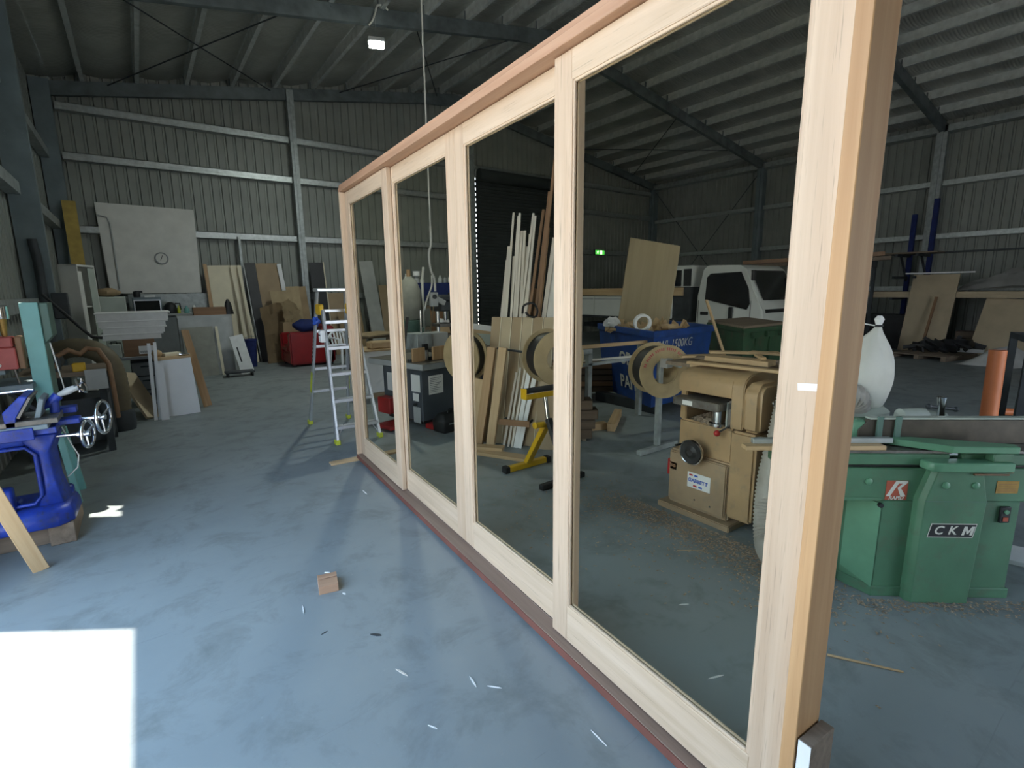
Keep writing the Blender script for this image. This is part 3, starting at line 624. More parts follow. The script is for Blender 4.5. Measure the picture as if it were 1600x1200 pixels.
lk = thing('locker_cabinet', 'tall pale grey open cabinet standing beside the blue-grey column', 'cabinet', (-0.68, 9.90, 0), R(-23))
for a in ((-0.25, -0.235, 0, 0.46, 0, 2.03), (-0.25, 0, 0, 0.018, 0, 2.03), (-0.25, 0, 0.442, 0.46, 0, 2.03), (-0.25, 0, 0, 0.46, 2.0, 2.03), (-0.25, 0, 0, 0.46, 0, 0.05)):
    BOX(*a).build('side_panel', 'offwhite', lk, bevel=0.003)
BOX(-0.04, 0, 0.018, 0.10, 0.05, 1.93).build('door_rail', 'offwhite', lk); BOX(-0.012, 0.0, 0.27, 0.442, 0.05, 1.98).build('door', 'palegreen', lk, bevel=0.002)
for z in (0.5, 0.95, 1.4): BOX(-0.235, -0.02, 0.018, 0.442, z, z+0.02).build('shelf', 'offwhite', lk)
fr2 = thing('small_fridge', 'pale green-grey fridge cabinet right of the tall open cabinet', 'fridge', (-0.38, 10.7, 0))
BOX(-0.2, 0.2, -0.2, 0.3, 0.0, 1.55).build('body', 'palegreen', fr2, bevel=0.01); BOX(-0.198, 0.198, -0.225, -0.202, 0.06, 1.54).build('door', 'palegreen', fr2, bevel=0.008); BOX(0.15, 0.17, -0.25, -0.225, 0.8, 1.1).build('handle', 'zinc', fr2)
t = MB().ball((0, 0, 0.07), (0.17, 0.13, 0.07), 16, 8, lambda d: 1+0.12*math.sin(7*d.x+5*d.y)).build('brown_bundle', 'card', smooth=60); t.location = (-0.40, 10.68, 1.55); tag(t, 'flattened brown paper bundle lying on the pale green fridge', 'bundle')

# bench with crates and white trays
wbn = thing('steel_bench', 'dark grey steel bench under the crates and white trays', 'bench', (-0.12, 8.85, 0))
BOX(-0.30, 0.27, -0.15, 0.5, 0.695, 0.735).build('top', 'grey', wbn, bevel=0.003)
for x in (-0.28, 0.25):
    for y in (-0.13, 0.48): BOX(x-0.02, x+0.02, y-0.02, y+0.02, 0, 0.695).build('leg', 'darksteel', wbn)
dr = thing('drawer_unit', 'dark grey three-drawer unit standing under the steel bench', 'drawers', (0.0, 8.95, 0))
BOX(-0.2, 0.125, -0.12, 0.35, 0, 0.66).build('body', 'darksteel', dr, bevel=0.004)
for k in range(3):
    q = BOX(-0.19, 0.115, -0.14, -0.12, 0.05+0.2*k, 0.235+0.2*k).build('drawer', 'grey', dr, bevel=0.004); BOX(-0.09, 0.02, -0.155, -0.14, 0.17+0.2*k, 0.19+0.2*k).build('handle', 'darksteel', q)
cr = thing('brown_crate', 'dark brown crate with a white printed card on the steel bench', 'crate', (-0.05, 8.9, 0.735))
BOX(-0.20, 0.16, -0.14, 0.25, 0, 0.235).build('body', 'brown_x', cr, bevel=0.004); BOX(-0.03, 0.155, -0.147, -0.141, 0.03, 0.14).build('card', 'paper', cr)['label'] = 'white card'
for k in range(7): BOX(-0.015+k*0.022, -0.002+k*0.022, -0.149, -0.1475, 0.045, 0.075).build('print_mark', 'grey', cr)
sc = thing('tool_case', 'pale olive case on the left end of the steel bench', 'case', (-0.34, 8.82, 0.735)); BOX(-0.07, 0.07, -0.12, 0.2, 0, 0.19).build('shell', 'palegreen', sc, bevel=0.01); MB().tube([(-0.03, -0.13, 0.19), (-0.03, -0.13, 0.225), (0.03, -0.13, 0.225), (0.03, -0.13, 0.19)], 0.008, 6).build('handle', 'black', sc)
def tray(x0, x1, z, h, lab):
    t = thing('white_tray', lab, 'tray', ((x0+x1)/2, 9.0, z), 0, 'stack of white trays'); w = (x1-x0)/2
    BOX(-w, w, -0.23, 0.30, 0, 0.014).build('base', 'foam', t)
    for a in ((-w, w, -0.23, -0.20, 0.014, h-0.02), (-w, w, 0.27, 0.30, 0.014, h-0.02), (-w, -w+0.03, -0.2, 0.27, 0.014, h-0.02), (w-0.03, w, -0.2, 0.27, 0.014, h-0.02)): BOX(*a).build('wall', 'foam', t)
    BOX(-w-0.02, w+0.03, -0.25, 0.32, h-0.02, h).build('rim', 'foam', t, bevel=0.004)
tray(-0.46, 0.20, 0.972, 0.085, 'bottom white tray of the stack on the brown crate'); tray(-0.44, 0.25, 1.058, 0.09, 'white tray second from the bottom of the stack'); tray(-0.48, 0.27, 1.149, 0.085, 'white tray second from the top of the stack'); tray(-0.49, 0.31, 1.235, 0.11, 'topmost and widest white tray of the stack')
# tall grey counter along the back wall
ct = thing('counter', 'long grey-green counter with a grey splashback below the big off-white board', 'counter', (0.55, 13.0, 0))
BOX(-0.75, 0.85, -0.30, 0.38, 0, 1.14).build('body', 'grey', ct, bevel=0.004); BOX(-0.78, 0.88, -0.34, 0.40, 1.14, 1.18).build('worktop', 'lgrey', ct, bevel=0.006); BOX(-0.72, 0.80, 0.38, 0.40, 1.18, 1.585).build('splashback', 'zinc', ct)
mw = thing('microwave_oven', 'silver microwave with a dark door on the grey-green counter', 'microwave', (0.13, 12.95, 1.18))
BOX(-0.24, 0.24, -0.18, 0.2, 0.01, 0.34).build('case', 'steelblue', mw, bevel=0.006); BOX(-0.22, 0.23, -0.20, -0.181, 0.025, 0.29).build('door_frame', 'alu', mw, bevel=0.004); BOX(-0.20, 0.21, -0.203, -0.2, 0.045, 0.27).build('door_glass', 'dglass', mw)
t = MB().lathe([(0.055, 0), (0.06, 0.02), (0.06, 0.10), (0.05, 0.12)], (0, 0, 0), n=16).box(-0.03, 0.1, -0.015, 0.015, 0.09, 0.13).build('coffee_tin', 'black', smooth=40); t.location = (-0.02, 12.9, 1.52); tag(t, 'black pot standing on top of the microwave', 'pot')
t = BOX(-0.09, 0.09, -0.06, 0.06, 0, 0.035).build('paper_stack', 'paper', bevel=0.004); t.location = (0.19, 12.9, 1.52); tag(t, 'white folded papers lying on top of the microwave', 'papers')
kt = thing('kettle', 'black kettle right of the microwave on the counter', 'kettle', (0.52, 12.9, 1.18)); MB().lathe([(0.11, 0), (0.12, 0.03), (0.105, 0.16), (0.06, 0.22), (0.02, 0.235)], (0, 0, 0), n=20).build('body', 'black', kt, smooth=50); MB().tube([(0.08, 0, 0.2), (0.17, 0, 0.2), (0.18, 0, 0.08), (0.11, 0, 0.05)], 0.014, 8).build('handle', 'black', kt, smooth=50)
def bottle(x, y, z, r, h, mt, n, lab, cat):
    b = MB().lathe([(r, 0), (r*1.02, h*0.1), (r, h*0.6), (r*0.45, h*0.75), (r*0.4, h*0.95), (r*0.42, h)], (0, 0, 0), n=14).build(n, mt, smooth=50); b.location = (x, y, z); return tag(b, lab, cat)
bottle(0.66, 12.85, 1.18, 0.03, 0.16, 'lime', 'detergent_bottle', 'small yellow bottle right of the black kettle', 'bottle'); bottle(0.80, 12.85, 1.18, 0.05, 0.15, 'teal', 'blue_tin', 'small blue-green tin right of the yellow bottle', 'tin')
bottle(0.94, 12.9, 1.18, 0.06, 0.16, 'offwhite', 'milk_jug', 'off-white jug right of the blue-green tin', 'jug')
t = MB().lathe([(0.05, 0), (0.055, 0.03), (0.055, 0.2), (0.04, 0.24)], (0, 0, 0), n=14).build('grey_flask', 'offwhite', smooth=50); t.location = (0.27, 13.2, 1.59); t.location = (0.50, 13.25, 1.18); tag(t, 'pale flask standing against the splashback', 'flask')
# curved grey counter end and things on it
cb = thing('curved_counter', 'low grey laminate counter with a rounded right end in front of the grey-green counter', 'counter', (1.1, 11.7, 0))
pl = [(-0.55, -0.22), (0.18, -0.22)] + [(0.18+0.2*math.sin(a), -0.02-0.2*math.cos(a)) for a in [R(k) for k in range(10, 180, 14)]] + [(0.18, 0.2), (-0.55, 0.2)]
MB().prism([(x, y, 0.0) for x, y in pl], (0, 0, 1.13)).build('body', 'lgrey', cb, smooth=30); MB().prism([(x*1.02, y*1.03, 1.13) for x, y in pl], (0, 0, 0.035)).build('top', 'lgrey', cb, smooth=30)
t = thing('brown_tray', 'long dark brown wooden tray on the curved grey counter', 'tray', (1.13, 11.75, 1.165)); BOX(-0.30, 0.25, -0.15, 0.15, 0, 0.02).build('base', 'brown_x', t)
for a in ((-0.30, 0.25, -0.15, -0.13, 0.02, 0.15), (-0.30, 0.25, 0.13, 0.15, 0.02, 0.15), (-0.30, -0.28, -0.13, 0.13, 0.02, 0.15), (0.23, 0.25, -0.13, 0.13, 0.02, 0.15)): BOX(*a).build('wall', 'brown_x', t)
t = MB().loft([[(0.02*math.cos(a)*k, 0.015*math.sin(a)*k, z) for a in [2*math.pi*i/10 for i in range(10)]] for k, z in ((5.0, 0.0), (4.0, 0.10), (3.0, 0.22), (0.9, 0.30))]).build('dark_cloth', 'black', smooth=60); t.location = (1.44, 11.70, 1.166); t.rotation_euler = (0, 0, 0.4); tag(t, 'crumpled black cloth standing on the right end of the curved counter', 'cloth')
board('hardboard_sheet', 'olive-brown hardboard sheet leaning on the front of the curved counter', 'board', (0.86, 11.36, 0), (0.84, 11.46, 0.95), (1, 0, 0), 0.52, 0.018, 'sack'); board('pale_batten', 'thin pale batten at the right edge of the hardboard sheet', 'timber', (1.19, 11.33, 0), (1.16, 11.44, 0.95), (1, 0, 0), 0.045, 0.02, 'cream')
fs = board('foam_slab', 'white foam slab with a dark slot leaning beside the curved counter', 'slab', (1.60, 11.22, 0), (1.46, 11.30, 0.76), (1, 0, 0), 0.24, 0.07, 'foam'); BOX(-0.06, -0.035, -0.0365, -0.0345, 0.25, 0.55).build('slot', 'black', fs)
bk = thing('blue_bucket', 'navy blue tub behind the white foam slab', 'tub', (1.84, 12.2, 0)); MB().lathe([(0.10, 0), (0.13, 0.55), (0.14, 0.56), (0.14, 0.60), (0.12, 0.60)], (0, 0, 0), n=20).build('body', 'navy', bk, smooth=40); MB().tube([(-0.14, 0, 0.58), (-0.1, -0.1, 0.64), (0, -0.14, 0.68), (0.1, -0.1, 0.64), (0.14, 0, 0.58)], 0.006, 6).build('handle', 'zinc', bk)
dl2 = thing('dolly', 'low dark furniture dolly on castors in front of the curved counter', 'dolly', (1.45, 10.95, 0))
BOX(-0.28, 0.22, -0.12, 0.14, 0.07, 0.10).build('deck', 'darksteel', dl2, bevel=0.004)
for x in (-0.24, 0.18):
    for y in (-0.09, 0.11): MB().cyl((x-0.012, y, 0.035), (x+0.012, y, 0.035), 0.035, n=14).box(x-0.015, x+0.015, y-0.015, y+0.015, 0.035, 0.07).build('castor', 'black', dl2)
# boards leaning along the back wall, left to right
def lean(n, lab, x0, x1, z, m, y0=13.05, y1=13.30, dx=0.05, t=0.02, cat='board', g=None):
    return board(n, lab, cat, ((x0+x1)/2+dx, y0, 0), ((x0+x1)/2, y1, z), (1, 0, 0), x1-x0, t, m, g)
lean('cream_sheet', 'wide cream sheet leaning on the back wall right of the clock board', 1.32, 2.00, 2.20, 'cream', 13.15, 13.36); lean('edge_batten', 'dark edged batten at the left side of the cream sheet', 1.24, 1.31, 2.22, 'oak_z', 13.10, 13.32, 0.06)
lean('cream_batten', 'cream batten leaning on the cream sheet, left of two', 1.76, 1.82, 2.19, 'cream', 12.92, 13.28, 0.14); lean('cream_batten', 'cream batten leaning on the cream sheet, right of two', 1.90, 1.95, 2.19, 'cream', 12.90, 13.27, 0.16)
MB().box(2.005, 2.055, 13.40, 13.50, 0, 2.85).build('stud', 'zinc', wall_back)
lean('charcoal_door', 'charcoal door leaf leaning on the back wall beside the brown sheet', 2.06, 2.27, 2.25, 'char', 12.85, 13.26, 0.10, 0.036); lean('edge_strip', 'thin grey strip beside the charcoal door leaf', 2.03, 2.05, 2.2, 'lgrey', 12.86, 13.28, 0.10)
lean('brown_sheet', 'large brown hardboard sheet behind the red armchair', 2.30, 2.78, 2.26, 'mdf', 13.10, 13.34, 0.06); lean('white_strip', 'narrow white strip standing at the right edge of the brown sheet', 2.75, 2.84, 2.25, 'white', 13.02, 13.28, 0.20)
lean('carton_sheet', 'flat pale carton sheet standing below the white strip', 2.48, 2.95, 1.62, 'card_pale', 12.75, 12.98, 0.1, 0.01); lean('carton_sheet', 'flat pale carton sheet right of the white strip', 2.86, 3.16, 1.72, 'card_pale', 12.90, 13.1, 0.06, 0.01); lean('carton_sheet', 'narrow upright carton sheet left of the black boards', 3.16, 3.34, 1.72, 'card', 12.95, 13.2, 0.08, 0.01)
cc = MB(); random.seed(3); W2 = [[random.uniform(-1, 1) for _ in range(12)] for _ in range(12)]
cc.grid(lambda u, v: (2.22+u*0.62+0.03*W2[int(u*8)][int(v*6)], 12.45+v*0.28+0.035*W2[int(v*6)][int(u*8)], 0.004+v*(1.36-0.22*abs(u-0.55))), 8, 6); bmesh.ops.solidify(cc.bm, geom=cc.bm.faces[:], thickness=0.006)
tag(cc.build('crumpled_carton', 'card', smooth=20), 'crumpled brown carton standing behind the red armchair', 'carton')
cc = MB(); cc.grid(lambda u, v: (2.60+u*0.36+0.03*W2[int(v*6)][int(u*5)], 12.30+v*0.18+0.03*W2[int(u*5)][int(v*6)], 0.90+v*0.55*(1-0.5*abs(u-0.4))), 5, 6); bmesh.ops.solidify(cc.bm, geom=cc.bm.faces[:], thickness=0.006)
ccx = MB(); ccx.box(2.55, 3.02, 12.25, 12.70, 0, 0.92); o = ccx.build('carton', 'card'); tag(o, 'closed brown carton behind the right arm of the red armchair', 'carton'); tag(cc.build('torn_carton', 'card_pale', smooth=20), 'torn pale carton lying open on the closed brown carton', 'carton')
lean('black_board', 'black board with a pale edge leaning on the back wall behind the stepladder', 3.50, 3.83, 2.30, 'char', 13.1, 13.33, 0.05); lean('pale_edge', 'thin pale lath at the right edge of the black board', 3.835, 3.86, 2.32, 'cream', 13.1, 13.32, 0.05)
lean('ochre_sheet', 'ochre sheet standing low beside the black board behind the ladder', 3.88, 4.45, 1.55, 'mdf', 13.05, 13.3); lean('dark_ochre_board', 'darker brown board behind the ladder rungs', 4.0, 4.6, 1.15, 'card', 12.75, 13.0)
lean('grey_sheet', 'tall pale grey sheet seen through the far door panel', 4.75, 5.11, 2.36, 'lgrey', 12.9, 13.3, 0.14); lean('olive_sheet', 'olive-brown sheet on the back wall, seen through the far door panel', 5.25, 6.3, 1.75, 'mdf', 13.1, 13.33)

# red armchair, blue bag, plastic chair
s = thing('red_armchair', 'red vinyl armchair by the cartons at the back, turned sideways', 'armchair', (2.95, 11.85, 0))
def sb(a, b, c, dd, z0, z1, n, mt='sofa', bv=0.03): return BOX(a, b, c, dd, z0, z1).build(n, mt, s, bevel=bv, smooth=60, seg=2)
sb(-0.46, 0.40, -0.42, 0.46, 0.04, 0.30, 'base'); sb(-0.48, 0.45, -0.46, -0.28, 0.05, 0.745, 'arm'); sb(-0.48, 0.45, 0.34, 0.52, 0.05, 0.70, 'arm'); sb(0.20, 0.46, -0.46, 0.52, 0.06, 0.85, 'backrest'); sb(-0.49, 0.22, -0.27, 0.33, 0.29, 0.46, 'seat_cushion', 'sofa', 0.05)
sb(-0.40, -0.1, -0.22, 0.15, 0.462, 0.52, 'folded_throw', 'redbox', 0.02)
for x in (-0.4, 0.38):
    for y in (-0.38, 0.42): BOX(x-0.03, x+0.03, y-0.03, y+0.03, 0, 0.05).build('foot', 'black', s)
b = MB().ball((0, 0, 0.13), (0.26, 0.22, 0.135), 18, 10, lambda d: 1+0.07*math.sin(6*d.x+4*d.z)+0.05*math.sin(9*d.y+2)).build('blue_bag', 'navy', smooth=60); b.location = (2.86, 11.55, 0.745); tag(b, 'dark blue soft bag lying on the near arm of the red armchair', 'bag')
pc = thing('plastic_chair', 'white plastic garden chair seen behind the stepladder', 'chair', (3.42, 10.75, 0), R(15))
BOX(-0.21, 0.21, -0.21, 0.21, 0.415, 0.435).build('seat', 'white', pc, bevel=0.008)
for x, y in ((-0.20, -0.20), (0.20, -0.20), (-0.2, 0.2), (0.2, 0.2)): MB().plank((x, y, 0.42), (x*1.2, y*1.2, 0.0), (1, 0, 0), 0.045, 0.04).build('leg', 'white', pc, bevel=0.006)
arch = lambda r, k: [(r*math.cos(a)*0.95, 0.22+0.06*k, 0.55+r*math.sin(a)*0.95) for a in [R(q) for q in range(0, 181, 15)]]
MB().tube([(0.21, 0.2, 0.43)] + arch(0.225, 1) + [(-0.21, 0.2, 0.43)], 0.022, 8).build('back_frame', 'white', pc, smooth=60)
for k in range(5):
    x = -0.14+0.07*k; MB().plank((x, 0.205, 0.44), (x*1.05, 0.28, 0.55+math.sqrt(max(0.01, 0.214**2-(x*1.05)**2))*0.95), (1, 0, 0), 0.035, 0.012).build('back_slat', 'white', pc)
for sx in (-1, 1): MB().tube([(0.22*sx, -0.2, 0.43), (0.24*sx, -0.2, 0.62), (0.25*sx, 0.0, 0.64), (0.22*sx, 0.24, 0.62)], 0.02, 8).build('arm', 'white', pc, smooth=60)

# white panels, slats and timber in front of the bench
bx2 = thing('low_carcass', 'low unfinished cabinet carcass with a timber top beside the white sheet', 'cabinet', (0.28, 8.22, 0))
for a in ((-0.20, -0.18, -0.14, 0.22, 0, 0.73), (0.18, 0.20, -0.14, 0.22, 0, 0.73), (-0.18, 0.18, 0.20, 0.22, 0, 0.73), (-0.18, 0.18, -0.14, 0.2, 0, 0.02)): BOX(*a).build('side_panel', 'mdf', bx2)
BOX(-0.22, 0.21, -0.17, 0.24, 0.73, 0.765).build('top', 'pine_x', bx2, bevel=0.003)
t = BOX(-0.10, 0.10, -0.07, 0.07, 0, 0.045).build('cream_box', 'cream', bevel=0.006); t.location = (0.27, 8.22, 0.765); t.rotation_euler = (0, 0, 0.3); tag(t, 'flat cream box on the low carcass', 'box')
t = MB().ball((0, 0, 0.05), (0.06, 0.06, 0.05), 12, 8).build('wood_ball', 'pine_z', smooth=60); t.location = (0.11, 8.14, 0.765); tag(t, 'round tan lump at the left end of the low carcass', 'lump')
t = MB().ball((0, 0, 0.02), (0.06, 0.03, 0.02), 10, 6, lambda d: 1+0.3*math.sin(8*d.x)).build('metal_scrap', 'chrome', smooth=30); t.location = (0.40, 8.12, 0.765); tag(t, 'shiny metal scrap on the right end of the low carcass', 'scrap')
board('laminate_sheet', 'white laminate sheet leaning against the low carcass', 'panel', (0.31, 7.90, 0), (0.28, 8.035, 0.735), (1, -0.12, 0), 0.385, 0.018, 'white')
for a, b, w, l in (((0.00, 7.78, 0), (0.035, 7.95, 0.97), 0.038, 'thin white batten, leftmost of three beside the white sheet'), ((0.045, 7.78, 0), (0.10, 7.95, 0.98), 0.036, 'thin white batten, middle one of three beside the white sheet'), ((0.10, 7.72, 0), (0.115, 7.83, 0.72), 0.085, 'short wide white batten nearest the white sheet')):
    board('white_batten', l, 'slat', a, b, (1, 0, 0), w, 0.02, 'white', 'white battens by the white sheet')
board('prop_timber', 'narrow timber leaning right of the white laminate sheet', 'timber', (0.60, 8.26, 0), (0.46, 8.52, 1.08), (1, 0, 0), 0.06, 0.045, 'oak_z'); board('prop_timber', 'second narrow timber behind the one right of the white sheet', 'timber', (0.655, 8.33, 0), (0.50, 8.60, 1.07), (1, 0, 0), 0.05, 0.04, 'oak_z')
board('mdf_offcut', 'pale particleboard offcut leaning left of the white battens', 'board', (0.00, 7.95, 0), (-0.26, 8.34, 0.57), (0.3, 0.5, 0), 0.30, 0.03, 'mdf_pale')
# junk bench and extraction hose by the left wall
jb = thing('junk_bench', 'cluttered dark bench by the left wall behind the drilling machine', 'bench', (-0.62, 6.75, 0))
BOX(-0.42, 0.26, -0.25, 0.45, 0.80, 0.845).build('top', 'old_x', jb, bevel=0.004); BOX(0.10, 0.27, -0.27, -0.25, 0.66, 0.86).build('front_plate', 'lgrey', jb)
for x in (-0.38, 0.22):
    for y in (-0.2, 0.4): BOX(x-0.03, x+0.03, y-0.03, y+0.03, 0, 0.80).build('leg', 'darksteel', jb)
BOX(-0.40, 0.24, -0.1, 0.42, 0.10, 0.55).build('lower_cabinet', 'darksteel', jb)
t = MB().cyl((-0.10, -0.12, 0.09), (-0.10, 0.14, 0.09), 0.09, n=20).box(-0.16, -0.04, -0.08, 0.1, 0, 0.03).build('motor', 'darksteel', smooth=40); t.location = (-0.68, 6.75, 0.845); tag(t, 'dark electric motor lying on the cluttered bench', 'motor')
t = MB().tube([(-0.16, -0.1, 0.02), (-0.14, -0.08, 0.14), (-0.05, -0.05, 0.19), (0.03, -0.02, 0.14), (0.09, 0.02, 0.19), (0.18, 0.0, 0.17), (0.25, -0.05, 0.02), (0.27, -0.32, -0.2), (0.275, -0.33, -0.5)], [0.02, 0.026, 0.026, 0.026, 0.026, 0.026, 0.024, 0.022, 0.02], 8).build('brown_strap', 'brown_z', smooth=60); t.location = (-0.58, 6.74, 0.86); tag(t, 'twisted brown strap hanging over the cluttered bench', 'strap')
t = BOX(-0.05, 0.05, -0.05, 0.05, 0, 0.08).build('yellow_block', 'yellow', bevel=0.006); t.location = (-0.50, 5.22, 0.975); t.location = (-0.56, 6.57, 0.845); tag(t, 'small yellow block on the cluttered bench', 'block')
h = MB(); P = [(-1.05, 7.9, 0.80), (-0.92, 7.8, 0.90), (-0.72, 7.65, 0.99), (-0.52, 7.55, 0.975), (-0.38, 7.5, 0.86), (-0.33, 7.5, 0.68), (-0.32, 7.5, 0.46), (-0.33, 7.5, 0.22)]
def spline(P, n):
    P = [V(p) for p in P]; P = [P[0]*2-P[1]] + P + [P[-1]*2-P[-2]]; out = []
    for i in range(1, len(P)-2):
        for k in range(n):
            t = k/n; a, b, c, d = P[i-1], P[i], P[i+1], P[i+2]
            out.append(0.5*((2*b)+(c-a)*t+(2*a-5*b+4*c-d)*t*t+(3*b-a-3*c+d)*t**3))
    out.append(P[-2]); return out
Q = spline(P, 8); h.tube(Q, [0.105+0.006*(i % 2) for i in range(len(Q))], 16)
eh = thing('extraction_hose', 'fat brown extraction hose arching down by the left wall', 'hose', (-0.33, 7.5, 0)); o = h.build('hose', 'brownhose', eh, smooth=70); o.location = (0.33, -7.5, 0)
MB().lathe([(0.13, 0), (0.14, 0.05), (0.14, 0.2), (0.12, 0.24)], (0, 0, 0), n=20).build('port', 'darksteel', eh, smooth=40)
t = MB().box(-0.16, 0.16, -0.2, 0.2, 0.0, 0.42).build('dust_box', 'darksteel', bevel=0.01); t.location = (-0.62, 7.55, 0); tag(t, 'dark steel box on the floor beside the fat brown hose', 'box')
t = MB().tube([(-0.93, 8.3, 1.60), (-0.74, 8.2, 1.36), (-0.62, 8.15, 1.20), (-0.52, 8.1, 1.08), (-0.42, 8.1, 1.06)], 0.018, 8).build('black_pipe', 'black', smooth=60); tag(t, 'thin black pipe running down to the fat brown hose', 'pipe')
# junction boxes and pipes on the near column
MB().box(-0.92, -0.76, 8.95, 9.10, 1.28, 1.62).build('switchboard', 'darksteel', wall_left, bevel=0.01)
MB().tube([(-1.0, 9.05, 0.3), (-1.0, 9.05, 2.05), (-1.02, 9.05, 2.3)], 0.05, 10).build('conduit', 'darksteel', wall_left, smooth=60)
# ------------------------------------------------------------------ hanging light, cables, exit sign
hb = thing('high_bay_light', 'lit high bay lamp hanging on a wire under the roof at the back left', 'lamp', (3.60, 8.6, 5.50), R(-20))
BOX(-0.13, 0.13, -0.09, 0.09, 0.03, 0.10).build('housing', 'lgrey', hb, bevel=0.01); BOX(-0.115, 0.115, -0.075, 0.075, -0.02, 0.03).build('diffuser', 'lamp', hb, bevel=0.008); MB().cyl((0, 0, 0.10), (0, 0, 0.80), 0.003, n=6).build('wire', 'zinc', hb)
ll = bpy.data.lights.new('lamp_light', 'AREA'); ll.shape = 'RECTANGLE'; ll.size = 0.22; ll.size_y = 0.14; ll.energy = 45; ll.color = (0.9, 1.0, 0.92)
lo = bpy.data.objects.new('lamp_light', ll); COL.objects.link(lo); lo.parent = hb; lo.location = (0, 0, -0.03)
fx = thing('light_flex', 'white flexible cable curling off the rafter above the lit lamp', 'cable', (3.7, 9.12, 6.02))
MB().tube(spline([(0.36, 0.0, 0.33), (0.27, -0.02, 0.36), (0.16, -0.03, 0.33), (0.11, -0.03, 0.2), (0.06, -0.03, 0.08), (0, 0, 0.0)], 5), 0.016, 8).build('cable', 'cablewhite', fx, smooth=60)
dc = thing('drop_cable', 'white power cable dropping from the roof to a junction box above the shaper', 'cable', (3.2, 6.2, 1.45))
zt = zr(3.2)+0.1-1.45
MB().tube([(0, 0, zt), (0, 0, 0.95)], 0.011, 8).build('conduit', 'cablewhite', dc, smooth=60)
MB().tube(spline([(0, 0, 0.97), (0.0, 0, 0.75), (-0.035, 0, 0.62), (-0.02, 0, 0.42), (0.03, 0, 0.30), (0.035, 0, 0.13)], 5), 0.016, 8).tube(spline([(0.0, 0.01, 0.34), (-0.01, 0.01, 0.2), (-0.09, 0.01, 0.02), (-0.13, 0.01, -0.12)], 4), 0.012, 8).build('flex', 'cablewhite', dc, smooth=60)
BOX(-0.045, 0.06, -0.04, 0.04, -0.07, 0.12).build('junction_box', 'lgrey', dc, bevel=0.01); MB().cyl((0.0, -0.055, 0.06), (0.0, -0.04, 0.06), 0.03).build('socket', 'darksteel', dc); MB().obox((0.11, 0, -0.0), (0.06, 0, -0.03), (0, 0.03, 0), (0.015, 0, 0.03)).build('plug', 'lgrey', dc, bevel=0.006)
MB().tube([(0.0, 0, -0.07), (-0.05, 0, -0.35), (-0.09, 0.05, -0.55)], 0.009, 6).build('tail', 'brownhose', dc)
ex = thing('exit_sign', 'small green lit exit sign on the back wall right of the roller door', 'sign', (13.72, 13.44, 2.78))
BOX(-0.24, 0.24, -0.03, 0.04, 0, 0.17).build('housing', 'black', ex); BOX(-0.23, 0.23, -0.035, -0.03, 0.01, 0.16).build('panel', 'exit', ex)
BOX(0.0, 0.11, -0.039, -0.035, 0.02, 0.15).build('doorway_symbol', 'exitwhite', ex)
b = MB().ball((-0.10, -0.037, 0.135), (0.014, 0.002, 0.014), 8, 5).plank((-0.11, -0.037, 0.115), (-0.12, -0.037, 0.075), (1, 0, 0), 0.028, 0.003).plank((-0.12, -0.037, 0.075), (-0.09, -0.037, 0.03), (1, 0, 0), 0.013, 0.003).plank((-0.125, -0.037, 0.075), (-0.16, -0.037, 0.04), (1, 0, 0), 0.013, 0.003).plank((-0.10, -0.037, 0.11), (-0.06, -0.037, 0.09), (0, 0, 1), 0.012, 0.003).plank((-0.12, -0.037, 0.11), (-0.16, -0.037, 0.09), (0, 0, 1), 0.012, 0.003); b.build('running_figure', 'exitwhite', ex)

# ------------------------------------------------------------------ grey spindle shaper
sh = thing('spindle_shaper', 'dark grey spindle shaper with orange timber fences and paper notices on its cabinet', 'machine', (2.50, 5.21, 0), R(13))
def sx(a, b, c, dd, z0, z1, n, mt, bv=0.004, lab=None):
    o = BOX(a, b, c, dd, z0, z1).build(n, mt, sh, bevel=bv)
    if lab: o['label'] = lab
    return o
sx(0, 0.62, 0, 0.74, 0.10, 0.70, 'cabinet', 'sawcab', 0.006); sx(0.03, 0.59, 0.03, 0.71, 0.05, 0.10, 'plinth', 'black')
sx(-0.02, 0.80, -0.06, 1.0, 0.70, 0.775, 'table', 'cast', 0.004, 'cast iron table'); sx(-0.03, -0.0201, -0.07, 1.0, 0.705, 0.77, 'table_edge', 'lgrey', 0.002); sx(-0.03, 0.8, -0.0701, -0.0605, 0.705, 0.77, 'table_edge', 'grey', 0.002)
sx(0.10, 0.32, -0.002, -0.0001, 0.40, 0.62, 'notice', 'paper', 0, 'white printed notice')
for k in range(9): sx(0.12, 0.29-0.03*(k % 3), -0.0035, -0.002, 0.585-k*0.02, 0.592-k*0.02, 'print_line', 'grey', 0)
sx(-0.002, -0.0001, 0.03, 0.19, 0.44, 0.64, 'notice', 'paper', 0); sx(-0.002, -0.0001, 0.06, 0.17, 0.33, 0.42, 'notice', 'paper', 0); sx(-0.002, -0.0001, 0.55, 0.66, 0.40, 0.62, 'notice', 'paper', 0)
sx(-0.004, -0.0001, 0.04, 0.17, 0.07, 0.26, 'side_plate', 'lgrey', 0.002)
MB().cyl((-0.03, 0.11, 0.29), (0, 0.11, 0.29), 0.02).build('knob', 'black', sh, smooth=50)
sx(0.02, 0.20, 0.16, 0.19, 0.775, 0.935, 'fence_board', 'oak_z', 0.003, 'orange-brown timber fence board'); sx(0.29, 0.68, 0.12, 0.15, 0.775, 0.935, 'fence_board', 'oak_z', 0.003, 'orange-brown timber fence board')
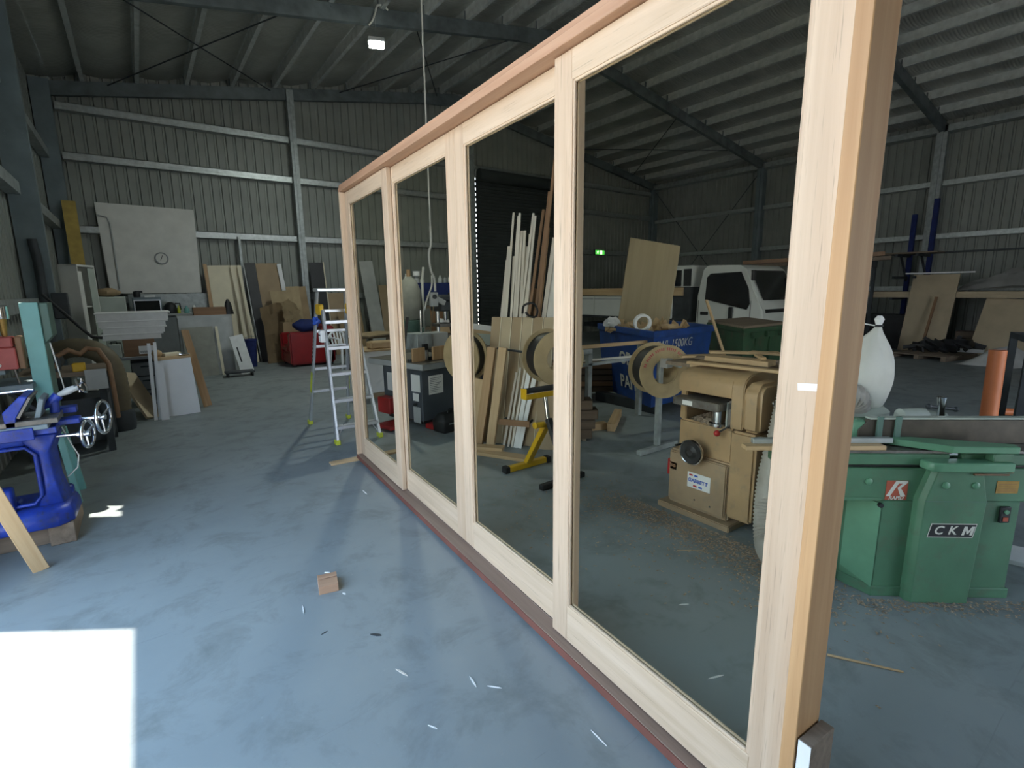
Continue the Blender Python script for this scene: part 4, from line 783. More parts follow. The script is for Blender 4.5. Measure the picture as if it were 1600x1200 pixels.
sx(0.0, 0.78, 0.19, 0.24, 0.775, 0.81, 'fence_rail', 'darksteel'); sx(0.14, 0.36, 0.22, 0.48, 0.90, 1.09, 'spindle_hood', 'zinc', 0.006); sx(0.38, 0.66, 0.26, 0.5, 0.90, 1.08, 'spindle_hood', 'lgrey', 0.006); sx(0.2, 0.28, 0.19, 0.22, 0.78, 0.97, 'spindle', 'black')
MB().cyl((0.24, 0.2, 0.78), (0.24, 0.2, 0.90), 0.03).build('cutter', 'chrome', sh, smooth=50); MB().cyl((0.3, 0.34, 1.09), (0.3, 0.34, 1.36), 0.013).build('rod', 'chrome', sh, smooth=50)
sx(0.66, 0.76, 0.2, 0.4, 0.85, 0.93, 'clamp_block', 'lime', 0.006)
sx(-0.16, -0.03, 0.42, 0.66, 0.15, 0.34, 'pedal_box', 'red', 0.01, 'red box on the side'); sx(-0.30, -0.04, 0.22, 0.50, 0.012, 0.06, 'mobile_base', 'red', 0.008, 'red mobile base'); sx(0.04, 0.16, -0.16, 0.02, 0.012, 0.07, 'mobile_base', 'red', 0.008, 'red mobile base')
for x, y in ((-0.24, 0.4), (0.1, -0.1), (0.55, 0.1), (0.5, 0.66)): MB().cyl((x-0.015, y, 0.03), (x+0.015, y, 0.03), 0.03).build('castor', 'black', sh, smooth=50)
tb = thing('tool_bag', 'black open-topped tool bag on the floor in front of the grey shaper', 'bag', (2.80, 5.06, 0), R(13))
MB().loft([[(-0.22, -0.11, 0.0), (0.22, -0.11, 0), (0.22, 0.09, 0), (-0.22, 0.09, 0)], [(-0.23, -0.12, 0.13), (0.23, -0.12, 0.13), (0.23, 0.10, 0.13), (-0.23, 0.10, 0.13)], [(-0.18, -0.06, 0.21), (0.18, -0.06, 0.21), (0.18, 0.06, 0.21), (-0.18, 0.06, 0.21)]]).build('body', 'black', tb, bevel=0.012, smooth=40)
BOX(-0.16, 0.2, -0.127, -0.121, 0.10, 0.112).build('zip', 'zinc', tb); MB().tube([(-0.1, -0.03, 0.21), (-0.08, -0.03, 0.25), (0.08, -0.03, 0.25), (0.1, -0.03, 0.21)], 0.01, 6).build('handle', 'black', tb); BOX(0.02, 0.12, -0.126, -0.12, 0.03, 0.045).build('badge', 'lgrey', tb)
board('push_stick', 'long black push stick leaning against the grey shaper', 'stick', (2.30, 5.55, 0), (2.46, 5.42, 1.30), (1, 0, 0), 0.028, 0.02, 'black')
wc = thing('white_carton', 'white cabinet side standing on the floor behind the shaper table', 'carton', (2.75, 7.35, 0)); BOX(-0.14, 0.30, -0.02, 0.3, 0.07, 0.72).build('body', 'white', wc, bevel=0.004); BOX(-0.2, 0.4, -0.05, 0.34, 0.0, 0.07).build('skid', 'mdf', wc)
board('particle_sheet', 'sheet of particleboard lying on the white cabinet side', 'board', (2.5, 7.45, 0.732), (3.25, 7.40, 0.732), (0, 1, 0), 0.55, 0.022, 'pine_z'); t = BOX(-0.16, 0.22, -0.1, 0.1, 0, 0.11).build('tan_block', 'pine_x', bevel=0.02); t.location = (2.85, 7.35, 0.744); tag(t, 'thick tan timber block on the particleboard sheet', 'block')
# pillar drill and clutter behind the shaper
pd = thing('pillar_drill', 'dark pillar drill with a chromed column behind the grey shaper', 'drill', (3.95, 7.4, 0))
BOX(-0.25, 0.3, -0.2, 0.3, 0, 0.85).build('bench', 'darksteel', pd, bevel=0.006); BOX(-0.18, 0.18, -0.18, 0.2, 0.85, 0.89).build('base', 'cast', pd, bevel=0.01); MB().cyl((0.0, 0.12, 0.89), (0.0, 0.12, 1.5), 0.035).build('column', 'chrome', pd, smooth=50)
BOX(-0.14, 0.14, -0.22, 0.12, 1.02, 1.07).build('table', 'cast', pd, bevel=0.006); BOX(-0.09, 0.12, -0.22, 0.2, 1.26, 1.42).build('head', 'darksteel', pd, bevel=0.02); BOX(-0.12, 0.2, -0.2, 0.32, 1.42, 1.52).build('belt_cover', 'darksteel', pd, bevel=0.03); MB().cyl((0, -0.14, 1.12), (0, -0.14, 1.26), 0.025, 0.03).build('chuck', 'chrome', pd, smooth=50)
for k in range(3): a = 2*math.pi*k/3; MB().cyl((0.12, -0.1, 1.33), (0.16, -0.1+0.12*math.cos(a), 1.33+0.12*math.sin(a)), 0.007).build('feed_lever', 'chrome', pd)
bottle(3.55, 7.3, 0.0, 0.09, 1.02, 'dgreen', 'gas_bottle', 'dark green cylinder beside the pillar drill', 'cylinder')
dcx = thing('dust_collector', 'tall grey cloth dust bag standing behind the far door panels', 'dust collector', (4.38, 9.5, 0))
MB().lathe([(0.17, 1.0), (0.22, 1.05), (0.235, 1.3), (0.22, 1.6), (0.15, 1.78), (0.05, 1.86)], (0, 0, 0), n=24).build('filter_bag', 'sack', dcx, smooth=60); MB().lathe([(0.23, 0.78), (0.235, 0.80), (0.235, 1.0), (0.18, 1.02)], (0, 0, 0), n=24).build('drum', 'dgreen', dcx, smooth=40); MB().lathe([(0.2, 0.1), (0.22, 0.2), (0.22, 0.76), (0.23, 0.78)], (0, 0, 0), n=24).build('lower_bag', 'sack', dcx, smooth=60)
BOX(-0.3, 0.3, -0.25, 0.25, 0, 0.10).build('base', 'darksteel', dcx); MB().tube([(0.26, -0.05, 0.1), (0.27, -0.05, 1.8), (0.31, -0.05, 2.05)], 0.03, 8).build('white_pipe', 'cablewhite', dcx, smooth=50); MB().cyl((0, 0, 1.86), (0, 0, 2.0), 0.04).build('pipe_end', 'oak_z', dcx)
ns = thing('blue_rack', 'navy blue steel rack with pots on top, seen through the second door panel', 'rack', (5.55, 10.6, 0))
BOX(-0.75, 0.85, 0, 0.5, 1.72, 1.76).build('shelf', 'navy', ns); BOX(-0.75, 0.85, -0.02, 0.0, 1.35, 1.76).build('front_panel', 'navy', ns); BOX(-0.75, 0.85, 0, 0.5, 1.18, 1.24).build('shelf', 'old_x', ns); BOX(-0.75, 0.85, 0, 0.5, 0.7, 0.74).build('shelf', 'old_x', ns)
for x in (-0.73, 0.83):
    for y in (0.02, 0.48): BOX(x-0.025, x+0.025, y-0.02, y+0.02, 0, 1.72).build('post', 'brown_z', ns)
for x, r, h, mt, n, lab, ct2 in ((-0.66, 0.035, 0.20, 'offwhite', 'glue_bottle', 'tall pale bottle at the left end of the blue rack', 'bottle'), (-0.54, 0.05, 0.15, 'offwhite', 'glue_pot', 'pale round pot second from the left on the blue rack', 'pot'), (-0.40, 0.07, 0.14, 'lgrey', 'paint_tin', 'pale grey tin with a pot on it on the blue rack', 'tin'), (-0.27, 0.055, 0.12, 'offwhite', 'jar', 'squat pale jar right of the grey tin on the blue rack', 'jar'), (0.20, 0.05, 0.17, 'lgrey', 'spray_can', 'grey can right of the hanging cable on the blue rack', 'can'), (0.33, 0.06, 0.13, 'grey', 'oil_tin', 'dark grey tin near the right end of the blue rack', 'tin'), (0.46, 0.045, 0.20, 'offwhite', 'white_bottle', 'white bottle at the right end of the blue rack', 'bottle')):
    bottle(5.55+x, 10.75, 1.76, r, h, mt, n, lab, ct2)
t = MB().lathe([(0.06, 0), (0.085, 0.02), (0.085, 0.11), (0.095, 0.12)], (0, 0, 0), n=14).build('white_pot', 'white', smooth=40); t.location = (5.15, 10.75, 1.902); tag(t, 'white pot stacked on the grey tin on the blue rack', 'pot')
for i, (a, b, w, th, mt, lab) in enumerate((((4.3, 8.2, 1.02), (5.6, 7.9, 0.78), 0.16, 0.05, 'white', 'white curved trim lying on the clutter behind the shaper'), ((4.2, 8.0, 0.93), (5.5, 7.7, 0.70), 0.14, 0.05, 'pine_z', 'pale timber under the white trim behind the shaper'), ((4.35, 7.75, 0.78), (5.3, 7.5, 0.66), 0.2, 0.10, 'palegreen', 'pale green block under the trims behind the shaper'))):
    board('clutter_board', lab, 'timber', a, b, (0, 0.3, 1), w, th, mt)
cl = thing('clutter_bench', 'dark workbench under the timber offcuts behind the shaper', 'bench', (4.9, 7.9, 0)); BOX(-0.6, 0.7, -0.4, 0.4, 0.58, 0.62).build('top', 'old_x', cl)
for x in (-0.55, 0.65):
    for y in (-0.35, 0.35): BOX(x-0.03, x+0.03, y-0.03, y+0.03, 0, 0.58).build('leg', 'brown_z', cl)
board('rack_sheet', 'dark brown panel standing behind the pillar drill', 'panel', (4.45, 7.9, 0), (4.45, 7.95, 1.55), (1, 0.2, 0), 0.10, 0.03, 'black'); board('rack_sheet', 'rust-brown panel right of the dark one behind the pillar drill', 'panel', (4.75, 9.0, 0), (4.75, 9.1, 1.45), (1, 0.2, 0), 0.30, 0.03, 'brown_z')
board('olive_sheet', 'olive sheet lying in the gloom left of the grey dust bag', 'panel', (3.4, 9.9, 0.72), (4.2, 10.2, 0.74), (0, 1, 0), 0.7, 0.025, 'mdf')
tt = thing('trestle', 'low dark trestle carrying the olive sheet', 'trestle', (3.8, 10.05, 0)); BOX(-0.35, 0.35, -0.03, 0.03, 0.64, 0.70).build('beam', 'old_x', tt)
for x in (-0.3, 0.3):
    for y in (-0.25, 0.25): MB().plank((x, 0.02*y, 0.66), (x, y, 0), (1, 0, 0), 0.05, 0.04).build('leg', 'old_y', tt)

# ------------------------------------------------------------------ leaning boards and strips
U = V((0.555, -0.83, 0)); NN = V((0.83, 0.555, 0)); PB = V((2.78, 4.40, 0))
names = ['leftmost', 'second from the left', 'third from the left', 'fourth from the left', 'fifth from the left', 'rightmost']
for k in range(6):
    c = PB + U*(0.055+0.118*k)
    q = board('grooved_board', 'tan board with a pale edge, %s of six leaning in a row' % names[k], 'board', c+NN*0.02, c+NN*0.37+V((0, 0, 1.30)), U, 0.112, 0.03, 'mdf' if k % 2 == 0 else 'mdf_pale', 'tan boards leaning in a row')
    BOX(0.050, 0.058, -0.0165, -0.0151, 0.0, 1.345).build('pale_edge', 'cream', q)
c = PB + U*0.60 - NN*0.035
board('tall_offcut', 'plain tan board leaning low behind the yellow roller stand', 'board', c+U*0.14, c+U*0.10+NN*0.10+V((0, 0, 0.62)), U, 0.22, 0.025, 'mdf')
W = [([3.01, 4.44], [3.47, 4.72, 2.43]), ([3.04, 4.40], [3.5, 4.67, 2.39]), ([3.07, 4.35], [3.51, 4.66, 2.42]), ([3.06, 4.29], [3.52, 4.64, 2.23]), ([3.09, 4.25], [3.54, 4.61, 2.23]), ([3.03, 4.33], [3.6, 4.53, 2.41]), ([3.08, 4.24], [3.61, 4.51, 2.38]), ([3.08, 4.21], [3.58, 4.56, 2.19]),
     ([2.94, 4.50], [3.43, 4.79, 1.92]), ([2.98, 4.45], [3.44, 4.76, 2.07]), ([2.97, 4.52], [3.40, 4.82, 1.53]), ([3.08, 4.14], [3.58, 4.56, 2.03]), ([3.05, 4.20], [3.56, 4.59, 2.06]), ([3.02, 4.28], [3.48, 4.71, 1.96]), ([3.04, 4.24], [3.51, 4.66, 1.96]), ([3.06, 4.12], [3.55, 4.6, 1.82])]
wd2 = [0.022, 0.022, 0.024, 0.028, 0.03, 0.024, 0.026, 0.034, 0.04, 0.05, 0.05, 0.045, 0.06, 0.06, 0.05, 0.05]
order = sorted(range(16), key=lambda i: (V(W[i][1])-PB).dot(U))
ORD = ['first', 'second', 'third', 'fourth', 'fifth', 'sixth', 'seventh', 'eighth', 'ninth', 'tenth', 'eleventh', 'twelfth', 'thirteenth', 'fourteenth', 'fifteenth', 'sixteenth']
for i, (f, tp) in enumerate(W):
    lab = 'white primed strip behind the tan boards, %s from the left at the top' % ORD[order.index(i)]
    board('primed_strip', lab, 'strip', V((f[0], f[1], 0))+NN*0.02*(i % 3), tp, U, wd2[i], 0.016, 'white_z', 'white primed strips')
for f, tp, w, mt, lab in (((3.12, 4.31), (3.66, 4.43, 2.44), 0.03, 'brown_z', 'brown timber strip left of the tallest one, behind the tan boards'), ((3.19, 4.24), (3.70, 4.38, 2.62), 0.03, 'brown_z', 'brown timber strip leaning second tallest behind the tan boards'), ((3.23, 4.22), (3.75, 4.35, 2.95), 0.03, 'brown_z', 'tallest brown timber strip, reaching the next door stile'),
                          ((3.18, 4.14), (3.69, 4.39, 2.25), 0.035, 'oak_z', 'honey-coloured strip right of the brown strips'), ((3.09, 4.14), (3.55, 4.52, 1.66), 0.07, 'brown_z', 'short wide brown board among the white strips'), ((3.14, 4.08), (3.59, 4.46, 1.60), 0.06, 'brown_z', 'short brown board right of the other short brown board')):
    board('timber_strip', lab, 'strip', (f[0], f[1], 0), tp, U, w, 0.018, mt)
for f, tp, w, mt, lab in (((3.16, 4.10), (3.73, 4.33, 2.14), 0.045, 'white_z', 'wide pale board leaning rightmost but one behind the tan boards'), ((3.19, 3.99), (3.76, 4.29, 1.98), 0.10, 'offwhite', 'widest white board leaning at the right end behind the tan boards')):
    board('pale_board', lab, 'board', (f[0], f[1], 0), tp, U, w, 0.018, mt)
for a, b, w, mt, lab in (((2.70, 4.30, 0), (2.79, 4.19, 1.03), 0.085, 'oak_z', 'short warm timber plank leaning on the tan boards, left of two'), ((2.775, 4.19, 0), (2.855, 4.09, 1.03), 0.085, 'pine_z', 'short pale timber plank leaning on the tan boards, right of two'), ((2.64, 4.40, 0), (2.72, 4.32, 0.70), 0.14, 'pine_z', 'low pale board left of the two short planks')):
    board('short_plank', lab, 'plank', V(a)-NN*0.06, V(b)+NN*0.01, U, w, 0.038, mt)
st = thing('strap_rail', 'rusty flat bar across the thin white strips low on the tan boards', 'bar', (2.93, 3.96, 0.30), math.atan2(-0.83, 0.555)); BOX(-0.16, 0.16, -0.10, -0.085, -0.03, 0.03).build('bar', 'brown_x', st); 
for x in (-0.14, 0.14): BOX(x-0.008, x+0.008, -0.085, 0.06, -0.01, 0.01).build('bracket', 'darksteel', st)
for i, (u0, u1, z, mt, lab) in enumerate(((0.28, 0.36, 0.75, 'white_z', 'leftmost'), (0.33, 0.40, 0.80, 'white_z', 'second'), (0.37, 0.47, 0.92, 'white_z', 'third'), (0.41, 0.53, 1.0, 'paper', 'bluish white'), (0.45, 0.56, 0.72, 'paper', 'rightmost'))):
    board('thin_trim', 'thin pale trim standing behind the rusty bar, %s of five' % lab, 'trim', PB+U*u0-NN*0.075, PB+U*u1+NN*(0.17*z-0.005)+V((0, 0, z)), U, 0.022 if i < 3 else 0.045, 0.008, mt, 'thin trims behind the rusty bar')
for x, y, z, rz, l, w, lab in ((2.66, 3.90, 0.016, -62, 0.62, 0.13, 'flat pine plank on the floor at the foot of the tan boards'), (2.60, 4.12, 0.048, -48, 0.45, 0.11, 'second flat pine offcut lying across the plank at the foot of the tan boards')):
    t = BOX(-l/2, l/2, -w/2, w/2, -0.016, 0.016).build('flat_plank', 'pine_x', bevel=0.002); t.location = (x, y, z); t.rotation_euler = (0, 0, R(rz)); tag(t, lab, 'plank')
# cable reels
def reel(c, axis, r, lab, gap=0.13, rh=0.13):
    t = thing('cable_reel', lab, 'reel', c, 0, 'wooden cable reels'); ax = V(axis).normalized()
    for s in (-1, 1):
        MB().lathe([(rh, -0.009), (r, -0.009), (r, 0.009), (rh, 0.009)], ax*s*gap/2, ax, 40, True).build('flange', 'stain', t, smooth=40)
    MB().lathe([(r*0.86, -gap/2+0.01), (r*0.88, 0), (r*0.86, gap/2-0.01), (rh+0.01, gap/2-0.01), (rh+0.01, -gap/2+0.01)], (0, 0, 0), ax, 36, True).build('cable', 'black', t, smooth=40)['label'] = 'black cable wound on the reel'
    MB().lathe([(rh, -gap/2), (rh, gap/2), (rh-0.008, gap/2), (rh-0.008, -gap/2)], (0, 0, 0), ax, 32, True).build('core', 'stain', t, smooth=40); return t
r1 = reel((4.10, 3.17, 0.795), (0.437, 0.90, 0), 0.262, 'big wooden cable reel beside the tan planer, on the grey steel stand', 0.27)
for k in range(26):      # faded red print round the rim
    a = R(35+k*5.2); ax = V((0.437, 0.90, 0)).normalized(); e1 = V((-0.90, 0.437, 0)).normalized()*-1; c0 = -ax*(0.135+0.0098) + (e1*math.cos(a)+V((0, 0, 1))*math.sin(a))*0.222
    if k % 6 != 5: MB().obox(c0, (e1*-math.sin(a)+V((0, 0, 1))*math.cos(a))*0.006, (e1*math.cos(a)+V((0, 0, 1))*math.sin(a))*0.013, ax*0.0006).build('print_mark', 'redbox', r1)
reel((3.05, 3.56, 0.975), (0.22, 0.975, 0), 0.255, 'wooden cable reel half hidden by the door stile above the roller stand', 0.25)
reel((2.74, 4.62, 0.905), (0.97, 0.25, 0), 0.262, 'wooden cable reel seen edge-on left of the tan boards')
sf = thing('reel_stand', 'grey steel stand carrying the big cable reel', 'stand', (4.0, 3.1, 0)); BOX(-0.27, 0.31, -0.045, 0.005, 0, 0.05).build('foot', 'zinc', sf, bevel=0.004); BOX(0.0, 0.05, -0.03, 0.02, 0.05, 0.93).build('upright', 'zinc', sf, bevel=0.004); MB().cyl((-0.10, -0.32, 0.90), (0.2, 0.28, 0.90), 0.024).build('axle', 'zinc', sf, smooth=50); BOX(-0.02, 0.07, -0.12, -0.03, 0.84, 0.93).build('axle_clamp', 'alu', sf, bevel=0.008)
sf2 = thing('reel_stand', 'steel pole behind the tan boards holding two cable reels', 'stand', (3.05, 4.75, 0)); BOX(-0.2, 0.2, -0.03, 0.03, 0, 0.05).build('foot', 'darksteel', sf2); BOX(-0.025, 0.025, -0.025, 0.025, 0.05, 1.0).build('upright', 'darksteel', sf2); MB().cyl((-0.44, -0.17, 0.90), (0.05, 0.0, 0.90), 0.02).cyl((0.02, 0, 0.97), (-0.02, -1.06, 0.985), 0.012).build('axle', 'darksteel', sf2)
t = MB().tube(spline([(-0.10, 0, 0.02), (-0.06, 0.02, 0.10), (0.04, 0.0, 0.12), (0.10, 0, 0.05), (0.06, -0.02, -0.02), (-0.02, -0.02, -0.01), (-0.06, 0.0, 0.03)], 6), 0.012, 8).build('cable_loop', 'black', smooth=60); t.location = (3.30, 4.22, 1.33); tag(t, 'loop of black cable hanging over the top of the tan boards', 'cable')
# roller stand
rs = thing('roller_stand', 'yellow and black folding roller stand beside the tan boards', 'stand', (2.70, 3.24, 0))
MB().plank((-0.24, 0.24, 0.03), (0.21, 0.25, 0.03), (0, 1, 0), 0.055, 0.05).build('foot_bar', 'yellow', rs, bevel=0.004)['label'] = 'yellow foot bar'
for x in (-0.25, 0.22): MB().box(x-0.025, x+0.025, 0.21, 0.28, 0, 0.06).build('foot_cap', 'rubber', rs, bevel=0.006)
MB().plank((-0.27, -0.26, 0.03), (0.22, -0.24, 0.03), (0, 1, 0), 0.05, 0.045).build('foot_bar', 'rubber', rs, bevel=0.006)['label'] = 'black foot bar'
MB().plank((-0.02, 0.235, 0.05), (0.03, 0.03, 0.44), (1, 0, 0), 0.065, 0.045).build('leg', 'yellow', rs, bevel=0.004)['label'] = 'yellow leg'
MB().plank((0.02, -0.245, 0.05), (0.03, 0.0, 0.50), (1, 0, 0), 0.05, 0.045).build('leg', 'char', rs, bevel=0.004)['label'] = 'black leg'
MB().cyl((0.03, 0.0, 0.46), (0.03, 0.05, 0.72), 0.018).build('post', 'chrome', rs, smooth=50)
MB().cyl((-0.09, 0.02, 0.455), (0.0, 0.02, 0.45), 0.026).cyl((-0.09, 0.02, 0.455), (-0.11, 0.02, 0.455), 0.03).build('clamp_knob', 'yellow', rs, bevel=0.004, smooth=50)
MB().box(-0.19, 0.24, 0.02, 0.085, 0.69, 0.70).box(-0.19, 0.24, 0.015, 0.022, 0.69, 0.735).box(-0.20, -0.19, 0.015, 0.09, 0.69, 0.78).box(0.24, 0.25, 0.015, 0.09, 0.69, 0.78).build('bracket', 'yellow', rs, bevel=0.002)['label'] = 'yellow bracket'
MB().cyl((-0.185, 0.053, 0.757), (0.235, 0.053, 0.757), 0.025).build('roller', 'char', rs, smooth=50)
for k in range(5): MB().plank(V((-0.0336, 0.19-0.018*k, 0.13+0.034*k))+V((0.018, 0, 0)), V((-0.0336, 0.18-0.018*k, 0.15+0.034*k))+V((0.018, 0, 0)), (0, 1, 0), 0.014, 0.002).build('print_mark', 'black', rs)
# ------------------------------------------------------------------ timber stacks and steel rack behind the reels
def log(n, lab, c, d, l, w, h, m, g=None, cat='timber', end=None):
    d = V(d).normalized(); s = V((-d.y, d.x, 0)); o = BOX(-l/2, l/2, -w/2, w/2, 0, h).build(n, m, bevel=0.003)
    o.location = c; o.rotation_euler = (0, 0, math.atan2(d.y, d.x)); tag(o, lab, cat, g)
    if end: BOX(l/2+0.0002, l/2+0.002, -w/2+0.004, w/2-0.004, 0.004, h-0.004).build('painted_end', end, o)
    return o
dz = (0.8, -0.6, 0)
k = 0
for row, (hh, n) in enumerate(((0.02, 2), (0.125, 2), (0.23, 2), (0.335, 2), (0.44, 1))):
    for j in range(n):
        k += 1
        c = V((3.62, 3.86, hh)) + V((0.6, 0.8, 0))*(0.10*j) + V((0.8, -0.6, 0))*(0.03*((row*7+j*3) % 3)-0.03-0.12*(row == 4))
        log('hardwood_block', 'squared hardwood block with a black end, %s column, %s course of the small stack' % (('near', 'far')[j], ('lowest', 'second', 'third', 'fourth', 'top')[row]), c, dz, 0.42, 0.095, 0.10, 'dark_x', 'hardwood blocks stacked by the stile', 'block', 'black')
for y in (-0.1, 0.1): log('skid', 'short skid under the hardwood blocks, %s' % ('near one' if y < 0 else 'far one'), V((3.66+y, 3.90-y*0.1, 0)), (0.6, 0.8, 0), 0.34, 0.05, 0.02, 'old_x')
i = 0
for lay in range(5):
    for j in range(3):
        i += 1; q = V((5.0, 5.35, 0.12+0.085*lay)) + V((0.6, 0.8, 0))*(0.17*j) + V((0.8, -0.6, 0))*(0.06*((lay*5+j*3) % 4))
        log('stacked_plank', 'dark rough plank, %s of the %s layer in the stack behind the reel stand' % (('near one', 'middle one', 'far one')[j], ('lowest', 'second', 'third', 'fourth', 'top')[lay]), q, (0.8, -0.6, 0), 2.4, 0.16, 0.07, ('dark_x', 'brown_x', 'dark_x')[(lay+j) % 3], 'dark planks in the low stack', 'plank')
        if lay < 4 and j == 0:
            for e in (-0.9, 0.9): log('stack_strip', 'thin spacer strip at the %s end, on the %s layer of the dark plank stack' % ('left' if e < 0 else 'right', ('lowest', 'second', 'third', 'fourth')[lay]), q+V((0.8, -0.6, 0))*e+V((0.10, 0.136, 0.07)), (0.6, 0.8, 0), 0.5, 0.03, 0.014, 'old_x', 'spacer strips in the plank stack', 'strip')
for e in (-0.9, 0.0, 0.9): log('bearer', 'pale timber bearer under the dark plank stack, %s of three' % ('left' if e < 0 else ('middle' if e == 0 else 'right')), V((5.1, 5.49, 0.0))+V((0.8, -0.6, 0))*e, (0.6, 0.8, 0), 0.75, 0.09, 0.118, 'pine_x', 'bearers under the plank stack', 'bearer')
log('pale_bearer', 'long pale timber on the floor behind the reel stand foot', (4.45, 4.05, 0), (0.75, 0.55, 0), 0.75, 0.09, 0.09, 'pine_x'); log('pale_bearer', 'short pale timber on the floor beside the hardwood blocks', (4.05, 4.0, 0), (0.9, -0.3, 0), 0.30, 0.09, 0.08, 'pine_x')
rk = thing('steel_trestle', 'grey steel trestle behind the hardwood blocks with timbers lying on it', 'trestle', (4.1, 4.15, 0))
BOX(-0.42, 0.02, -0.04, 0.04, 0.86, 0.92).build('rail', 'zinc', rk, bevel=0.004); BOX(-0.03, 0.03, -0.03, 0.03, 0, 0.86).build('leg', 'zinc', rk, bevel=0.004); BOX(-0.42, -0.36, -0.03, 0.03, 0, 0.86).build('leg', 'zinc', rk, bevel=0.004); BOX(-0.42, 0.9, -0.03, 0.03, 0.72, 0.75).build('rail', 'zinc', rk); BOX(0.86, 0.92, -0.03, 0.03, 0, 0.92).build('leg', 'zinc', rk)
log('long_batten', 'long pale batten lying on the steel trestle', (4.35, 4.13, 0.921), (1, -0.12, 0), 1.35, 0.05, 0.04, 'pine_x'); log('thin_lath', 'thin whitish lath under the long batten on the trestle', (4.6, 4.2, 0.752), (1, -0.15, 0), 1.3, 0.05, 0.02, 'offwhite')
# ------------------------------------------------------------------ skip bins
bb = thing('blue_skip', 'blue steel waste skip with stencilled white writing, full of scraps', 'skip', (5.6, 4.65, 0))
QL, QN, QR = V((5.45, 5.35, 0))-V(bb.location), V((4.88, 3.86, 0))-V(bb.location), V((6.30, 3.98, 0))-V(bb.location); QB = QL+QR-QN+V((0.1, 0.1, 0)); CC = (QL+QN+QR+QB)/4
def ringq(k, z): return [CC+(p-CC)*k+V((0, 0, z)) for p in (QN, QR, QB, QL)]
o = MB().loft([ringq(0.86, 0.12), ringq(0.965, 1.0), ringq(0.945, 1.0), ringq(0.84, 0.16)]); o.build('tub', 'binblue', bb)
b = MB()
b.loft([ringq(0.965, 1.0), ringq(1.0, 1.0), ringq(1.0, 1.085), ringq(0.94, 1.085), ringq(0.94, 1.0)], False); b.build('rim', 'binblue', bb, bevel=0.006)
for k in (0.25, 0.75):
    p = QN.lerp(QR, k); MB().box(p.x-0.06, p.x+0.06, p.y+0.12, p.y+1.2, 0, 0.13).build('skid', 'darksteel', bb)
nf = V((-(QR-QN).y, (QR-QN).x, 0)).normalized()*-1
def onface(A, B, k, z, ex=0.012):
    p0 = CC+(A.lerp(B, k)-CC)*(0.86+(0.105)*(z-0.12)/0.88); n = V(((B-A).y, -(B-A).x, 0)).normalized()
    return V((p0.x, p0.y, z)) + n*ex, (B-A).normalized(), n
p, xd, n = onface(QN, QR, 0.33, 0.90); text('stencil_text', 'SWL 1500KG', 0.155, 'letter', bb, p, xd, V((0, 0, 1))+n*0.12, bold=-0.001, squash=0.95)['label'] = 'white stencil SWL 1500KG'
p, xd, n = onface(QL, QN, 0.66, 0.66); text('stencil_text', 'OP. SK', 0.24, 'letter', bb, p, xd, V((0, 0, 1))+n*0.12, bold=0.006)['label'] = 'white lettering OP. SK'
p, xd, n = onface(QL, QN, 0.60, 0.34); text('stencil_text', 'PAIT', 0.24, 'letter', bb, p, xd, V((0, 0, 1))+n*0.12, bold=0.006)['label'] = 'white lettering PAIT'
board('plywood_sheet', 'big olive plywood sheet standing up out of the blue skip', 'sheet', (6.22, 5.17, 0.80), (6.58, 5.25, 2.29), (0.80, -0.50, 0), 0.80, 0.018, 'ply')
sc2 = MB(); random.seed(11)
for k in range(60):
    p = V((random.uniform(5.25, 6.2), random.uniform(4.2, 5.0), 0)); q = V((random.uniform(-1, 1), random.uniform(-1, 1), random.uniform(-0.4, 0.4))).normalized()*random.uniform(0.04, 0.14)
    sc2.plank(p-q+V((0, 0, 1.0+0.1*random.random())), p+q+V((0, 0, 1.0+0.1*random.random())), (0.3, 0.5, 1), random.uniform(0.03, 0.08), 0.012)
stuff(tag(sc2.build('timber_scraps', 'pine_x'), 'heap of pale timber scraps filling the blue skip', 'scraps'))
t = MB().prism([p+V(bb.location) for p in ringq(0.80, 0.5)], (0, 0, 0.47)).build('rubbish_fill', 'card'); stuff(tag(t, 'brown rubbish filling the blue skip below the scraps', 'rubbish'))
t = MB().lathe([(0.085, -0.03), (0.115, -0.03), (0.115, 0.03), (0.085, 0.03)], (0, 0, 0), (0.5, 0.85, 0.15), 28, True).build('tape_roll', 'white', smooth=40); t.location = (5.23, 4.33, 1.15); tag(t, 'white ring like a tape roll lying on the scraps in the blue skip', 'roll')
t = MB().ball((0, 0, 0), (0.12, 0.08, 0.07), 14, 8, lambda d: 1+0.25*math.sin(8*d.x+5*d.y)+0.15*math.sin(9*d.z)).build('crumpled_paper', 'paper', smooth=40); t.location = (5.28, 4.90, 1.12); tag(t, 'crumpled white paper on the left of the blue skip', 'paper')
gb = thing('green_skip', 'dark green waste skip with a flat lid right of the blue skip', 'skip', (7.1, 4.2, 0))
A, Bq, Cq, Dq = [V(p)-V(gb.location) for p in ((6.48, 3.66, 0), (7.72, 3.66, 0), (8.6, 4.82, 0), (7.38, 4.80, 0))]; CG = (A+Bq+Cq+Dq)/4
rg = lambda k, z: [CG+(p-CG)*k+V((0, 0, z)) for p in (A, Bq, Cq, Dq)]
MB().loft([rg(0.84, 0.1), rg(0.96, 0.98)]).build('tub', 'bingreen', gb); MB().loft([rg(0.96, 0.98), rg(1.0, 0.98), rg(1.0, 1.03), rg(0.96, 1.04)]).build('rim', 'bingreen', gb, bevel=0.005); MB().loft([rg(0.97, 1.04), rg(0.97, 1.07)]).build('lid', 'old_x', gb)
